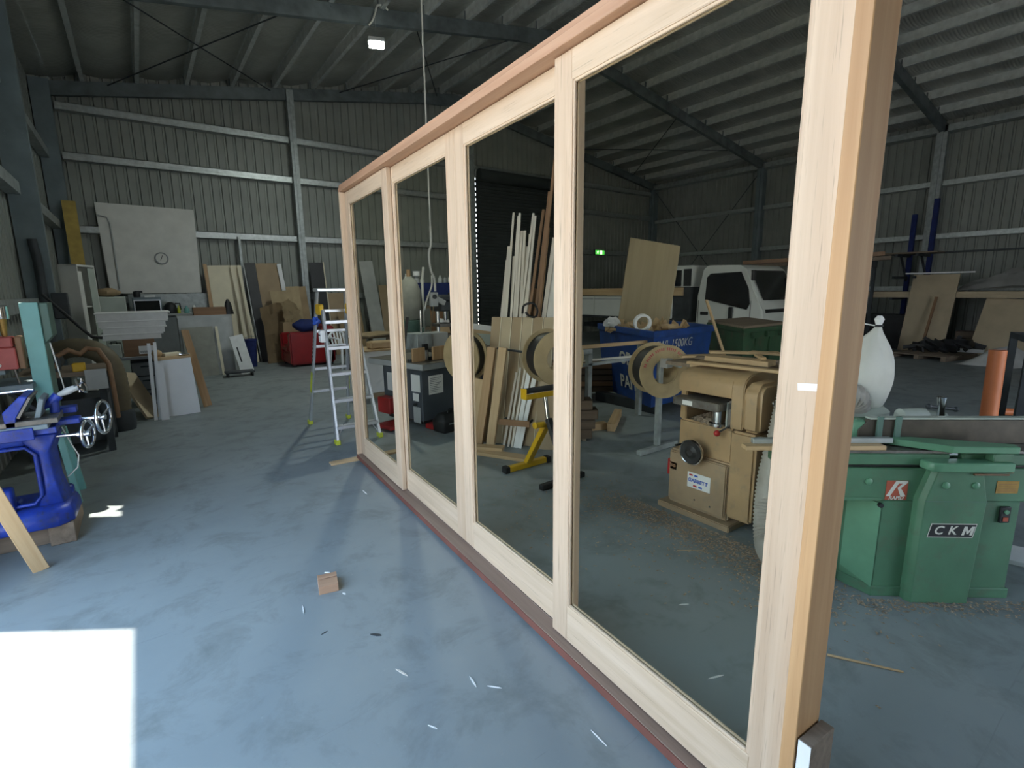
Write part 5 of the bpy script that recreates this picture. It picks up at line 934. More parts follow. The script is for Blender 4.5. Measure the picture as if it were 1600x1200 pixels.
for k in (0.25, 0.55, 0.85): 
    p = A.lerp(Bq, k); BOX(p.x-0.09, p.x+0.09, p.y-0.03, p.y+0.02, 0.90, 0.98).build('lid_catch', 'bingreen', gb, bevel=0.004)
for k in (0.3, 0.6): p = A.lerp(Bq, k); BOX(p.x-0.02, p.x+0.02, p.y+0.01, p.y+0.08, 0.25, 0.95).build('rib', 'bingreen', gb)
for x in (-0.35, 0.75): BOX(x-0.05, x+0.05, -0.3, 0.5, 0, 0.12).build('skid', 'darksteel', gb)
board('broom_handle', 'thin pale pole leaning against the green skip', 'pole', (5.25, 2.80, 0), (6.14, 4.02, 1.42), (1, -1, 0), 0.028, 0.028, 'pine_z')
# ------------------------------------------------------------------ white truck
tr = thing('truck', 'white cab-over tray truck parked behind the skips', 'truck', (11.05, 6.35, 0))
# local: y forward is -; cab from y=-1.05 (front) to 0.45 ; x half width 0.85
def ty(p): return p
side = [(-1.00, 0.62), (-0.98, 1.10), (-0.88, 1.28), (-0.52, 1.95), (-0.38, 2.04), (0.36, 2.06), (0.48, 1.98), (0.56, 1.40), (0.58, 0.62)]
rings = []
for x, k in ((-0.85, 0.0), (-0.83, 0.03), (0.83, 0.03), (0.85, 0.0)):
    rings.append([(x*(0.93 if z > 1.9 else (0.96 if z > 1.5 else 1.0)), y + (0.02 if abs(x) > 0.84 and y < -0.8 else 0), z) for y, z in side])
MB().loft(rings).build('cab', 'truck', tr, bevel=0.035, smooth=50, seg=2)
def xw(z): return -0.86 + 0.055*max(0, (z-1.25))/0.7
sw = [(0.36, 1.32), (0.36, 1.80), (0.28, 1.88), (-0.42, 1.90), (-0.62, 1.55), (-0.68, 1.24), (-0.62, 1.12), (-0.05, 1.24)]
MB().prism([(xw(z)-0.006, y, z) for y, z in sw], (0.02, 0, 0)).build('side_window', 'dglass', tr); MB().prism([(-xw(z)+0.006, y, z) for y, z in sw], (-0.02, 0, 0)).build('side_window', 'dglass', tr)
ws = [(-0.74, -0.895, 1.32), (0.74, -0.895, 1.32), (0.68, -0.555, 1.93), (-0.68, -0.555, 1.93)]
MB().prism(ws, (0, -0.02, -0.012)).build('windscreen', 'dglass', tr, bevel=0.01); MB().box(-0.78, 0.78, -1.01, -0.95, 1.06, 1.13).build('grille_band', 'black', tr); MB().box(-0.80, 0.80, -1.03, -0.9, 0.40, 0.66).build('bumper', 'truck', tr, bevel=0.02)
for s in (-1, 1):
    MB().box(s*0.62-0.12, s*0.62+0.12, -1.02, -0.98, 0.72, 0.86).build('headlamp', 'lgrey', tr, bevel=0.01); MB().box(s*0.94-0.05, s*0.94+0.05, -0.80, -0.74, 1.72, 1.92).box(s*0.9-0.06, s*0.9+0.06, -0.78, -0.76, 1.88, 1.90).build('mirror', 'black', tr, bevel=0.01)
    MB().plank((-0.5 if s < 0 else 0.2, -0.925, 1.34), (0.0 if s < 0 else 0.6, -0.90, 1.37), (0, 0, 1), 0.02, 0.012).build('wiper', 'black', tr)
MB().box(-0.872, -0.855, 0.26, 0.46, 0.98, 1.05).build('door_handle', 'black', tr, bevel=0.008); MB().box(-0.88, -0.855, -0.32, -0.22, 0.78, 1.17).build('side_mirror_lower', 'black', tr, bevel=0.01)
for y in (-0.70, 0.52): MB().box(-0.861, -0.855, y-0.004, y+0.004, 0.64, 1.3).build('door_gap', 'black', tr)
MB().prism([(-0.862, -0.72, 0.55), (-0.862, 0.10, 0.55), (-0.862, 0.02, 0.82), (-0.862, -0.2, 0.93), (-0.862, -0.5, 0.90)], (0.02, 0, 0)).build('wheel_arch', 'lgrey', tr)
for y in (-0.4, 2.9):
    for s in (-1, 1): MB().lathe([(0.16, -0.1), (0.36, -0.1), (0.39, -0.06), (0.39, 0.06), (0.36, 0.1), (0.16, 0.1)], (s*0.72, y, 0.39), (1, 0, 0), 28).build('wheel', 'rubber', tr, smooth=40)
BOX(-0.45, 0.45, -0.9, 4.6, 0.50, 0.62).build('chassis', 'darksteel', tr)
BOX(-0.88, 0.88, 0.75, 5.0, 0.80, 0.88).build('tray_floor', 'darksteel', tr)
for y0, y1 in ((1.75, 2.7), (2.72, 3.75), (3.77, 4.95)): BOX(-0.90, -0.86, y0, y1, 0.86, 1.37).build('dropside', 'truck', tr, bevel=0.008); BOX(-0.915, -0.90, y0+0.02, y1-0.02, 1.29, 1.33).build('dropside_rib', 'lgrey', tr)
BOX(0.86, 0.90, 0.8, 4.95, 0.86, 1.37).build('dropside', 'truck', tr, bevel=0.008); BOX(-0.88, 0.88, 4.95, 5.0, 0.86, 1.37).build('tailgate', 'truck', tr)
BOX(-0.93, -0.86, 0.92, 4.9, 1.40, 1.585).build('tray_beam', 'pine_y', tr, bevel=0.004)['label'] = 'timber beam along the tray'
MB().prism([(-0.88, 0.72, 1.60), (-0.88, 1.62, 1.60), (-0.88, 1.50, 2.04), (-0.88, 1.40, 2.08), (-0.88, 0.72, 2.08)], (1.7, 0, 0)).build('canopy', 'truck', tr, bevel=0.02); BOX(-0.89, -0.879, 0.98, 1.36, 1.62, 1.98).build('canopy_window', 'dglass', tr); BOX(-0.89, -0.879, 0.72, 0.92, 1.62, 2.0).build('canopy_window', 'black', tr); BOX(-0.90, -0.86, 1.20, 1.74, 0.86, 1.39).build('dropside', 'truck', tr, bevel=0.008); BOX(-0.86, 0.8, 0.74, 1.6, 0.88, 1.6).build('tool_locker', 'darksteel', tr)
lad = thing('loaded_timber', 'long dark timbers laid on a rack above the truck', 'timber', (12.9, 6.2, 2.15)); MB().plank((-0.6, 0.9, 0.02), (0.9, -1.6, 0.14), (0, 0, 1), 0.09, 0.2).build('beam', 'brown_x', lad); MB().plank((-0.2, 0.9, -0.05), (1.3, -1.6, 0.06), (0, 0, 1), 0.09, 0.2).build('beam', 'old_x', lad)
for q in ((-0.4, 0.6), (0.9, -1.3)): BOX(q[0]-0.04, q[0]+0.5, q[1]-0.03, q[1]+0.03, -0.15, -0.09 if q[1] > 0 else 0.0).box(q[0]+0.4, q[0]+0.46, q[1]-0.03, q[1]+0.03, -2.15, -0.1).build('post', 'darksteel', lad)
# ------------------------------------------------------------------ rack along the right wall
rr = thing('cantilever_rack', 'long rack with blue uprights along the right wall, loaded with boards', 'rack', (16.2, 4.6, 0))
for y, h in ((0.25, 3.35), (-0.17, 3.68), (-2.3, 2.4), (3.0, 2.9)):
    BOX(0.05, 0.15, y-0.05, y+0.05, 0.0, h).build('upright', 'navy', rr, bevel=0.004)
    for z in (1.28, 1.80, 2.34): 
        if z < h: BOX(-0.85, 0.05, y-0.03, y+0.03, z-0.06, z).build('arm', 'darksteel', rr)
    MB().plank((0.05, y, 1.7), (-0.5, y, 2.28), (0, 1, 0), 0.04, 0.04).build('brace', 'darksteel', rr)
for y0, y1, x0, x1, z, n, lab in ((-2.4, 3.2, -0.85, -0.30, 1.281, 'pale_board', 'long pale boards on the lower arms of the right wall rack'), (-2.2, 3.1, -0.82, -0.36, 1.352, 'pale_board', 'second layer of pale boards on the lower arms of the rack'), (-0.55, 2.6, -0.80, -0.2, 2.341, 'grey_board', 'thin weathered boards on the top arms of the rack'), (-2.2, 2.2, -0.25, 0.0, 2.341, 'dark_batten', 'dark batten on the top arms of the rack against the wall')):
    t = BOX(x0, x1, y0, y1, 0, 0.07 if z < 2 else 0.035).build(n, 'mdf_pale' if 'pale' in n else ('old_y' if 'grey' in n else 'darksteel')); t.location = (16.2, 4.6, z); tag(t, lab, 'boards')
tp = MB(); random.seed(5)
def tf(u, v):
    a = u*2-1; b = v*2-1; r = max(0, 1-a*a*0.95)*max(0, 1-b*b*0.9)
    return (15.90+0.36*b, 2.72+0.95*a, 1.425+0.60*r**0.7*(0.8+0.25*math.sin(5*u+2*v))+0.05*math.sin(17*u+11*v)*r+0.04*math.sin(29*v-9*u)*r)
tp.grid(tf, 26, 16); bmesh.ops.solidify(tp.bm, geom=tp.bm.faces[:], thickness=-0.01); tag(tp.build('tarpaulin_heap', 'tarp', smooth=30), 'crumpled grey tarpaulin heaped on the boards of the right wall rack', 'tarpaulin')
board('leaning_sheet', 'tall pale sheet leaning on the right wall rack, with a stick before it', 'sheet', (15.05, 4.05, 0.0), (15.38, 4.00, 1.82), (0.15, 1, 0), 0.92, 0.03, 'mdf_pale'); board('leaning_stick', 'dark stick leaning on the tall pale sheet', 'stick', (14.80, 3.95, 0.107), (15.13, 3.88, 1.30), (0.15, 1, 0), 0.05, 0.03, 'brown_z')
board('white_trim_bar', 'thin white bar lying across the top of the tall pale sheet', 'bar', (15.40, 4.62, 1.86), (15.36, 3.30, 1.86), (1, 0, 0), 0.05, 0.03, 'white')
board('wide_sheet', 'wide pale sheet leaning right of the tall pale sheet at the right wall', 'sheet', (15.0, 2.55, 0.0), (15.45, 2.45, 1.25), (0.1, 1, 0), 1.25, 0.03, 'mdf_pale')
pa = thing('pallet', 'timber pallet on the floor before the right wall rack', 'pallet', (14.1, 3.55, 0), R(-12))
for y in (-0.5, 0, 0.5): BOX(-0.6, 0.6, y-0.045, y+0.045, 0, 0.085).build('bearer', 'old_x', pa)
for k in range(8): BOX(-0.6+0.155*k, -0.49+0.155*k, -0.55, 0.55, 0.085, 0.105).build('slat', 'old_y', pa)
b = MB(); random.seed(9)
for k in range(26): c = V((14.2+random.uniform(-0.5, 0.6), 3.5+random.uniform(-0.5, 0.4), 0.17+random.uniform(0, 0.16))); q = V((random.uniform(-1, 1), random.uniform(-1, 1), random.uniform(-0.5, 0.5))).normalized()*random.uniform(0.08, 0.24); b.plank(c-q, c+q, (0.2, 0.4, 1), random.uniform(0.05, 0.16), random.uniform(0.02, 0.09))
stuff(tag(b.build('junk_pile', 'black'), 'heap of dark junk on the pallet by the right wall', 'junk'))
t = BOX(-0.1, 0.1, -0.22, 0.22, 0, 0.08).build('white_box', 'white', bevel=0.006); t.location = (14.75, 3.05, 0.106); t.rotation_euler = (0, 0, 0.1); tag(t, 'white box lying on the right end of the pallet', 'box')
t = MB().ball((0, 0, 0.05), (0.14, 0.14, 0.06), 10, 6, lambda d: 1+0.2*math.sin(7*d.x+3*d.y)).build('red_rag', 'redbox', smooth=40); t.location = (15.15, 2.75, 0.0); tag(t, 'red rag on the floor right of the pallet', 'rag')
b = MB(); b.grid(lambda u, v: (13.2+1.1*v, 2.1+0.9*u-0.5*v, 0.006+0.34*math.sin(math.pi*u)**1.0*math.sin(math.pi*v)*(0.8+0.2*math.sin(9*u+7*v))+0.03*(1+math.sin(16*u)*math.sin(13*v))*math.sin(math.pi*u)*math.sin(math.pi*v)), 18, 14); tag(b.build('pale_tarp', 'tarp', smooth=40), 'pale sheet of tarpaulin heaped on the floor near the dark cage', 'tarpaulin')
log('dark_box', 'long black beam on the floor under the right wall rack', (15.6, 5.1, 0), (0, 1, 0), 2.2, 0.5, 0.85, 'black', None, 'beam'); log('red_crate', 'dark red crate at the left end of the black beam under the rack', (14.9, 5.9, 0), (0, 1, 0), 0.6, 0.4, 0.5, 'red', None, 'crate')
for k, z in enumerate((0.0, 0.17, 0.34)): log('floor_timber', 'grey timber under the rack beside the wide sheet, %s of three' % ('lowest', 'middle', 'topmost')[k], (15.75, 2.9, z), (0, 1, 0), 1.3, 0.3, 0.155, 'old_x', 'grey timbers under the rack')
# orange pipe and dark cage at the right edge
op = MB().cyl((0, 0, 0), (0.03, 0.02, 1.07), 0.057, n=24).cyl((0.03, 0.02, 1.07), (0.0301, 0.0201, 1.071), 0.05, n=24).build('orange_pipe', 'orange', smooth=50); op.location = (5.52, 0.96, 0); tag(op, 'upright orange pipe behind the green planer, near the right edge', 'pipe')
cg = thing('dark_cage', 'dark green-black framed glass cabinet at the right edge of the picture', 'cabinet', (6.25, 0.42, 0), R(20))
for x in (-0.22, 0.36):
    for y in (0, 0.5): BOX(x, x+0.05, y, y+0.05, 0, 1.16).build('post', 'darksteel', cg)
for z in (0.0, 1.11): BOX(-0.17, 0.36, 0, 0.05, z, z+0.05).box(-0.22, -0.17, 0.05, 0.5, z, z+0.05).box(0.36, 0.41, 0.05, 0.5, z, z+0.05).box(-0.17, 0.36, 0.5, 0.55, z, z+0.05).build('rail', 'darksteel', cg)
for k in range(4): BOX(-0.12+0.13*k, -0.10+0.13*k, 0.015, 0.035, 0.05, 1.11).build('bar', 'darksteel', cg)
for k in range(3): BOX(-0.205, -0.185, 0.13+0.12*k, 0.15+0.12*k, 0.05, 1.11).build('bar', 'darksteel', cg)
BOX(-0.15, 0.34, 0.04, 0.048, 0.05, 1.11).build('glass_pane', 'glass', cg); BOX(-0.18, -0.175, 0.05, 0.5, 0.05, 1.11).build('glass_pane', 'glass', cg); BOX(-0.15, 0.34, 0.1, 0.45, 0.0, 0.55).build('contents', 'dgreen', cg); BOX(-0.1, 0.3, 0.15, 0.4, 0.56, 0.75).build('contents', 'palegreen', cg)
t = MB().tube([(0, 0, 0.045), (0.2, -0.25, 0.045), (0.4, -0.5, 0.045)], 0.045, 10).build('orange_offcut', 'orange', smooth=50); t.location = (5.45, 0.72, 0.0); t.location = (8.4, 1.40, 0); tag(t, 'short orange pipe offcut lying on the floor behind the dark cage', 'pipe')
# ------------------------------------------------------------------ tan thicknesser
tk = thing('thicknesser', 'tan cast-metal thicknesser with a black handwheel and a blue and white maker badge', 'machine', (3.0, 1.96, 0))
def kx(a, b, c, dd, z0, z1, n, mt='tan', bv=0.006, lab=None, sm=50, seg=2, par=None):
    o = BOX(a, b, c, dd, z0, z1).build(n, mt, par or tk, bevel=bv, smooth=sm, seg=seg)
    if lab: o['label'] = lab
    return o
kx(-0.045, 0.56, -0.285, 0.285, 0.0, 0.045, 'base_plate', 'tan_low', 0.006); kx(0.01, 0.54, -0.24, 0.235, 0.045, 0.45, 'lower_cabinet', 'tan_low', 0.012)
kx(-0.012, 0.010, -0.225, 0.222, 0.075, 0.44, 'lower_door', 'tan_low', 0.008); kx(-0.012, 0.01, 0.155, 0.215, 0.30, 0.36, 'switch_plate', 'tan', 0.003)
for y in (0.175, 0.198): MB().cyl((-0.02, y, 0.335), (-0.012, y, 0.335), 0.012).build('switch', 'brown_z', tk)
kx(0.02, 0.5, -0.235, 0.175, 0.45, 0.685, 'body', 'tan', 0.012)
kx(0.02, 0.5, 0.125, 0.175, 0.685, 0.90, 'cheek', 'tan', 0.006); kx(0.02, 0.5, -0.235, -0.205, 0.685, 0.90, 'cheek', 'tan', 0.006); kx(0.46, 0.5, -0.205, 0.125, 0.685, 0.9, 'throat_back', 'black', 0)
hd = MB(); hp = [(0.0, 0.89), (-0.005, 0.96), (0.01, 1.005), (0.05, 1.03), (0.12, 1.04), (0.42, 1.04), (0.48, 1.01), (0.5, 0.95), (0.5, 0.89)]
hd.prism([(x, -0.225, z) for x, z in hp], (0, 0.405, 0)); hd.build('hood', 'tan', tk, bevel=0.006, smooth=50, seg=2)
h2 = MB(); hp2 = [(-0.015, 0.70), (-0.02, 0.97), (0.0, 1.02), (0.05, 1.045), (0.12, 1.055), (0.42, 1.055), (0.48, 1.03), (0.51, 0.97), (0.51, 0.70)]
h2.prism([(x, -0.31, z) for x, z in hp2], (0, 0.083, 0)); h2.build('hood_band', 'tan', tk, bevel=0.006, smooth=50, seg=2)
g1 = MB(); gp1 = [(-0.03, 0.70), (-0.035, 0.94), (-0.02, 0.985), (0.02, 1.01), (0.20, 1.01), (0.25, 0.98), (0.26, 0.92), (0.26, 0.70)]
g1.prism([(x, -0.425, z) for x, z in gp1], (0, 0.113, 0)); g1.build('gear_cover', 'tan', tk, bevel=0.022, smooth=50, seg=3); MB().ball((0.12, -0.428, 0.88), (0.018, 0.012, 0.018), 10, 6).build('cover_knob', 'chrome', tk, smooth=60)
kx(-0.03, 0.26, -0.415, -0.245, 0.10, 0.693, 'drive_housing', 'tan', 0.016)
for z in (0.2, 0.24, 0.28): kx(0.06, 0.24, -0.424, -0.414, z, z+0.014, 'louvre', 'tan_low', 0.002)
kx(-0.085, 0.44, -0.185, 0.165, 0.805, 0.858, 'table', 'cast', 0.005, 'grey cast iron table'); kx(-0.0875, -0.0851, 0.01, 0.085, 0.815, 0.846, 'number_plate', 'paper', 0.0)
MB().lathe([(0.062, 0.68), (0.062, 0.70), (0.045, 0.705), (0.045, 0.80)], (0.06, -0.10, 0), n=24).build('lift_column', 'chrome', tk, smooth=40)
b = MB(); b.grid(lambda u, v: (0.022+0.42*u, -0.20+0.32*v, 0.688+0.045*math.sin(math.pi*u)*math.sin(math.pi*v)+0.012*math.sin(31*u+17*v)*math.sin(23*v)), 22, 18); stuff(b.build('chip_heap', 'chips', tk))
kx(0.0, 0.015, -0.222, -0.20, 0.69, 0.875, 'depth_scale', 'chrome', 0.002); kx(0.004, 0.018, -0.194, -0.184, 0.69, 0.86, 'depth_scale', 'zinc', 0.002)
MB().cyl((-0.005, -0.225, 0.715), (-0.035, -0.16, 0.66), 0.006).build('feed_lever', 'black', tk); MB().ball((-0.038, -0.155, 0.655), 0.021, 14, 8).build('lever_knob', 'red', tk, smooth=60)
MB().lathe([(0.02, 0.05), (0.08, 0.055), (0.088, 0.062), (0.090, 0.075), (0.084, 0.085), (0.078, 0.080)], (0.0, 0.005, 0.49), (-1, 0, 0), 40, True).build('handwheel', 'chrome', tk, smooth=50)
MB().lathe([(0.02, 0.092), (0.03, 0.085), (0.045, 0.079), (0.078, 0.083), (0.079, 0.07), (0.02, 0.06)], (0.0, 0.005, 0.49), (-1, 0, 0), 40).build('wheel_face', 'black', tk, smooth=15)['label'] = 'black wheel face'
MB().cyl((0.03, 0.005, 0.49), (-0.055, 0.005, 0.49), 0.02).build('wheel_shaft', 'zinc', tk)
MB().cyl((-0.05, 0.09, 0.525), (-0.12, 0.10, 0.525), 0.008).build('wheel_crank', 'black', tk)
bd = BOX(-0.0145, -0.0122, -0.115, 0.062, 0.215, 0.325).build('badge', 'paper', tk); bd.rotation_euler = (0, 0, 0); bd['label'] = 'white maker badge with blue lettering'
t = text('badge_text', 'GABBETT', 0.036, 'badgeblue', tk, (-0.0152, -0.02, 0.268), (0, -1, 0), (0, 0, 1), bold=0.001)
for y, z, mt in ((0.035, 0.306, 'badgered'), (-0.005, 0.306, 'badgeblue'), (0.0, 0.232, 'badgered'), (-0.042, 0.232, 'badgeblue')): BOX(-0.0153, -0.0146, y-0.014, y+0.014, z-0.006, z+0.006).build('badge_mark', mt, tk)
for y, z in ((0.0, 0.13), (-0.12, 0.12)): MB().cyl((-0.014, y, z), (-0.011, y, z), 0.006, n=8).build('screw', 'darksteel', tk)
kx(0.02, 0.16, 0.235, 0.26, 0.24, 0.36, 'isolator', 'red', 0.004)
def lay(n, lab, c, rz, l, w, h, m): 
    o = BOX(-l/2, l/2, -w/2, w/2, 0, h).build(n, m, bevel=0.002); o.location = c; o.rotation_euler = (0, 0, R(rz)); return tag(o, lab, 'timber')
lay('orange_board', 'orange-brown board lying on top of the tan thicknesser', (3.33, 1.90, 1.075), -86, 0.45, 0.12, 0.035, 'oak_z' if False else 'pine_x'); lay('pale_strip', 'long pale strip sticking out over the front of the thicknesser top', (3.20, 1.86, 1.055), -84, 0.66, 0.06, 0.02, 'pine_x')
lay('short_offcut', 'small wedge offcut on the far end of the thicknesser top', (3.42, 2.02, 1.041), -40, 0.22, 0.07, 0.03, 'pine_x'); lay('thin_offcut', 'thin pale offcut tilted over the orange board', (3.42, 1.80, 1.111), 40, 0.22, 0.035, 0.018, 'pine_x'); lay('grey_offcut', 'grey weathered offcut lying behind the orange board', (3.45, 1.86, 1.056), -78, 0.55, 0.10, 0.022, 'old_x')
side_t = thing('side_table', 'timber-strewn stand behind the thicknesser', 'stand', (3.95, 2.2, 0)); BOX(-0.30, 0.45, -0.35, 0.55, 0.94, 0.97).build('top', 'old_x', side_t)
for x in (0.1, 0.42):
    for y in (-0.32, 0.25): BOX(x-0.025, x+0.025, y-0.025, y+0.025, 0, 0.94).build('leg', 'old_x', side_t)
random.seed(21)
for i, (x, y, a, l) in enumerate(((3.75, 2.45, 20, 0.5), (3.95, 2.6, -30, 0.4), (3.8, 2.2, -70, 0.6), (4.1, 2.3, -50, 0.55), (4.05, 2.0, -80, 0.4))): lay('bench_offcut', ('pale', 'short', 'long', 'rough', 'narrow')[i]+' offcut on the stand behind the thicknesser, number %s from the reel' % ('one', 'two', 'three', 'four', 'five')[i], (x, y, 0.971+0.022*i), a, l, 0.09, 0.02, ('pine_x', 'pine_x', 'old_x', 'pine_x', 'pine_x')[i])

# ribbed extraction hose
def ribbed(P, r, n=10, seg=18, amp=0.006):
    Q = spline(P, n); return MB().tube(Q, [r + (amp if i % 2 else -amp) for i in range(len(Q))], seg)
hs = thing('ribbed_hose', 'grey ribbed extraction hose hanging behind the timber post and curling on the floor', 'hose', (2.95, 1.40, 0))
o = ribbed([(3.20, 1.46, 1.07), (3.12, 1.42, 1.0), (3.075, 1.42, 0.86), (3.04, 1.43, 0.66), (2.985, 1.435, 0.46), (2.92, 1.41, 0.27), (2.83, 1.345, 0.125), (2.76, 1.27, 0.092), (2.75, 1.19, 0.092), (2.80, 1.13, 0.10)], 0.082, 18, 18, 0.0045).build('hose', 'duct', hs, smooth=80); o.location = (-2.95, -1.40, 0)
JL = V((2.92, 0.85, 0)); JRZ = math.atan2(-0.628, 0.778); JE = V((0.778, -0.628, 0)); JN = V((0.628, 0.778, 0))
def JW(x, y, z): return JL + JE*x + JN*y + V((0, 0, z))

# ------------------------------------------------------------------ green surface planer
jp = thing('surface_planer', 'green cast-iron surface planer with a long fence and a CKM plate', 'machine', JL, JRZ)
def jx(a, b, c, dd, z0, z1, n, mt='green', bv=0.004, lab=None):
    o = BOX(a, b, c, dd, z0, z1).build(n, mt, jp, bevel=bv, smooth=40)
    if lab: o['label'] = lab
    return o
bp = [(0.0, 0.0), (-0.085, 0.145), (-0.085, 0.48), (0.72, 0.48), (0.665, 0.0)]
MB().prism([(x, y, 0.0) for x, y in bp], (0, 0, 0.525)).build('base', 'green', jp, bevel=0.004); MB().prism([(x*1.012+(-0.006 if x <= 0 else 0.004), y-0.008, 0.0) for x, y in bp], (0, 0, 0.055)).build('plinth', 'green', jp, bevel=0.004)
MB().prism([(-0.004, -0.003, 0.05), (-0.086, 0.137, 0.10), (-0.086, 0.137, 0.505), (-0.004, -0.003, 0.515)], (-0.004, -0.0025, 0)).build('side_plate', 'green2', jp)['label'] = 'green side face, colour lightened for the doorway light falling on it'  # thin skin on the base, its lighter green standing for light from the doorway
jx(-0.34, 1.20, 0.0, 0.46, 0.525, 0.70, 'bed', 'green', 0.006); jx(-0.34, -0.01, -0.006, 0.0, 0.528, 0.545, 'bed_rib', 'green', 0.003)
jx(-0.33, 1.2, 0.02, 0.44, 0.70, 0.722, 'slide_gap', 'black', 0); jx(-0.36, 0.28, -0.02, 0.42, 0.722, 0.782, 'infeed_table', 'green', 0.006); jx(0.34, 1.35, -0.02, 0.42, 0.722, 0.782, 'outfeed_table', 'green', 0.006)
jx(-0.36, 0.285, -0.02, 0.42, 0.782, 0.798, 'infeed_top', 'cast', 0.002, 'worn iron table top'); jx(0.335, 1.35, -0.02, 0.42, 0.782, 0.798, 'outfeed_top', 'cast', 0.002, 'worn iron table top')
MB().cyl((0.31, 0.0, 0.765), (0.31, 0.4, 0.765), 0.026, n=20).build('cutter_block', 'chrome', jp, smooth=40)
hz = [(0.14, 0.0), (0.45, 0.0), (0.468, 0.55), (0.425, 0.705), (0.19, 0.705), (0.145, 0.55)]
MB().loft([[(x, 0.0, z) for x, z in hz], [(x, -0.035, z) for x, z in hz], [(0.302+(x-0.302)*0.89, -0.06, z) for x, z in hz]]).build('belt_housing', 'green', jp, bevel=0.003, smooth=20)
jx(0.16, 0.452, -0.0612, -0.0598, 0.549, 0.552, 'housing_seam', 'dgreen', 0)
for x, z, y in ((-0.08, 0.63, -0.0), (0.245, 0.635, -0.06), (0.385, 0.635, -0.06)): MB().lathe([(0.017, 0), (0.017, 0.006), (0.010, 0.011)], (x, y, z), (0, -1, 0), 18).build('knob', 'green2', jp, smooth=40)
MB().cyl((-0.012, -0.014, 0.505), (-0.012, 0.002, 0.505), 0.012).build('door_latch', 'black', jp)
jx(0.008, 0.112, -0.0022, -0.0002, 0.533, 0.635, 'logo_plate', 'logored', 0, 'red square logo plate')
# the letter R drawn as joined strokes
lg = MB(); rl = lambda pts: lg.prism([(0.010+p[0]*0.100, -0.0036, 0.553+p[1]*0.080) for p in pts], (0, 0.0012, 0))
rl([(0.00, 0.0), (0.20, 0.0), (0.56, 0.86), (0.46, 1.0), (0.42, 1.0)]); rl([(0.42, 1.0), (0.98, 1.0), (1.0, 0.94), (0.94, 0.84), (0.46, 0.84)]); rl([(0.94, 0.84), (0.68, 0.54), (0.52, 0.54), (0.72, 0.80), (0.78, 0.84)]); rl([(0.52, 0.56), (0.68, 0.54), (0.95, 0.0), (0.70, 0.0)]); lg.build('logo_letter', 'letter', jp)
text('logo_text', 'RAPID', 0.026, 'letter', jp, (0.060, -0.0034, 0.543), (1, 0, 0), (0, 0, 1), ext=0.0004, bold=0.0006, shear=0.2)
pm2 = MB().prism([(0.195, -0.0625, 0.366), (0.405, -0.0625, 0.366), (0.418, -0.0625, 0.432), (0.208, -0.0625, 0.432)], (0, 0.0018, 0)); pm2.build('name_plate', 'black', jp)['label'] = 'black name plate'
mb = MB().prism([(0.191, -0.0618, 0.362), (0.409, -0.0618, 0.362), (0.422, -0.0618, 0.436), (0.204, -0.0618, 0.436)], (0, 0.0010, 0)); mb.build('plate_rim', 'letter', jp)
for i, ch in enumerate('CK'): text('plate_letter', ch, 0.062, 'letter', jp, (0.240+0.066*i, -0.0632, 0.399), (1, 0, 0), (0, 0, 1), ext=0.0004, bold=0.0012, shear=0.22)
jx(0.535, 0.640, -0.002, -0.0002, 0.572, 0.636, 'brass_plate', 'brass', 0, 'brass instruction plate'); 
for k in range(4): jx(0.545, 0.630, -0.0026, -0.002, 0.583+0.012*k, 0.585+0.012*k, 'engraved_line', 'brown_x', 0)
jx(0.565, 0.615, -0.016, -0.0002, 0.42, 0.505, 'switch', 'black', 0.004); MB().cyl((0.59, -0.022, 0.48), (0.59, -0.016, 0.48), 0.011).build('start_button', 'green2', jp); jx(0.577, 0.603, -0.021, -0.0165, 0.43, 0.452, 'stop_button', 'logored', 0.002)
MB().prism([(0.3525+(p[0]*0.050)+p[1]*0.0105, -0.0636, 0.376+p[1]*0.046) for p in ((0, 0), (0, 1), (0.28, 1), (0.5, 0.48), (0.72, 1), (1, 1), (1, 0), (0.76, 0), (0.76, 0.62), (0.56, 0.14), (0.44, 0.14), (0.24, 0.62), (0.24, 0))], (0, 0.0008, 0)).build('plate_letter', 'letter', jp)
# cutter guard and its arm
gt = [(0.00, 0.085), (0.245, -0.075), (0.54, -0.085), (0.56, -0.03), (0.16, 0.092)]
MB().prism([(x, y, 0.802) for x, y in gt], (0, 0, 0.034)).build('cutter_guard', 'green2', jp, bevel=0.004)['label'] = 'light green swinging guard'
ga = [(0.135, -0.065), (0.15, -0.095), (0.19, -0.105), (0.52, -0.10), (0.53, -0.02), (0.135, -0.02)]
MB().prism([(x, y, 0.715) for x, y in ga], (0, 0, 0.045)).build('guard_arm', 'green2', jp, bevel=0.006, smooth=40); jx(0.43, 0.52, -0.08, -0.03, 0.76, 0.802, 'guard_post', 'green', 0.004); MB().cyl((0.535, -0.05, 0.70), (0.535, -0.05, 0.745), 0.018).cyl((0.36, -0.07, 0.695), (0.53, -0.06, 0.69), 0.005).build('pivot', 'brown_x', jp, smooth=40)
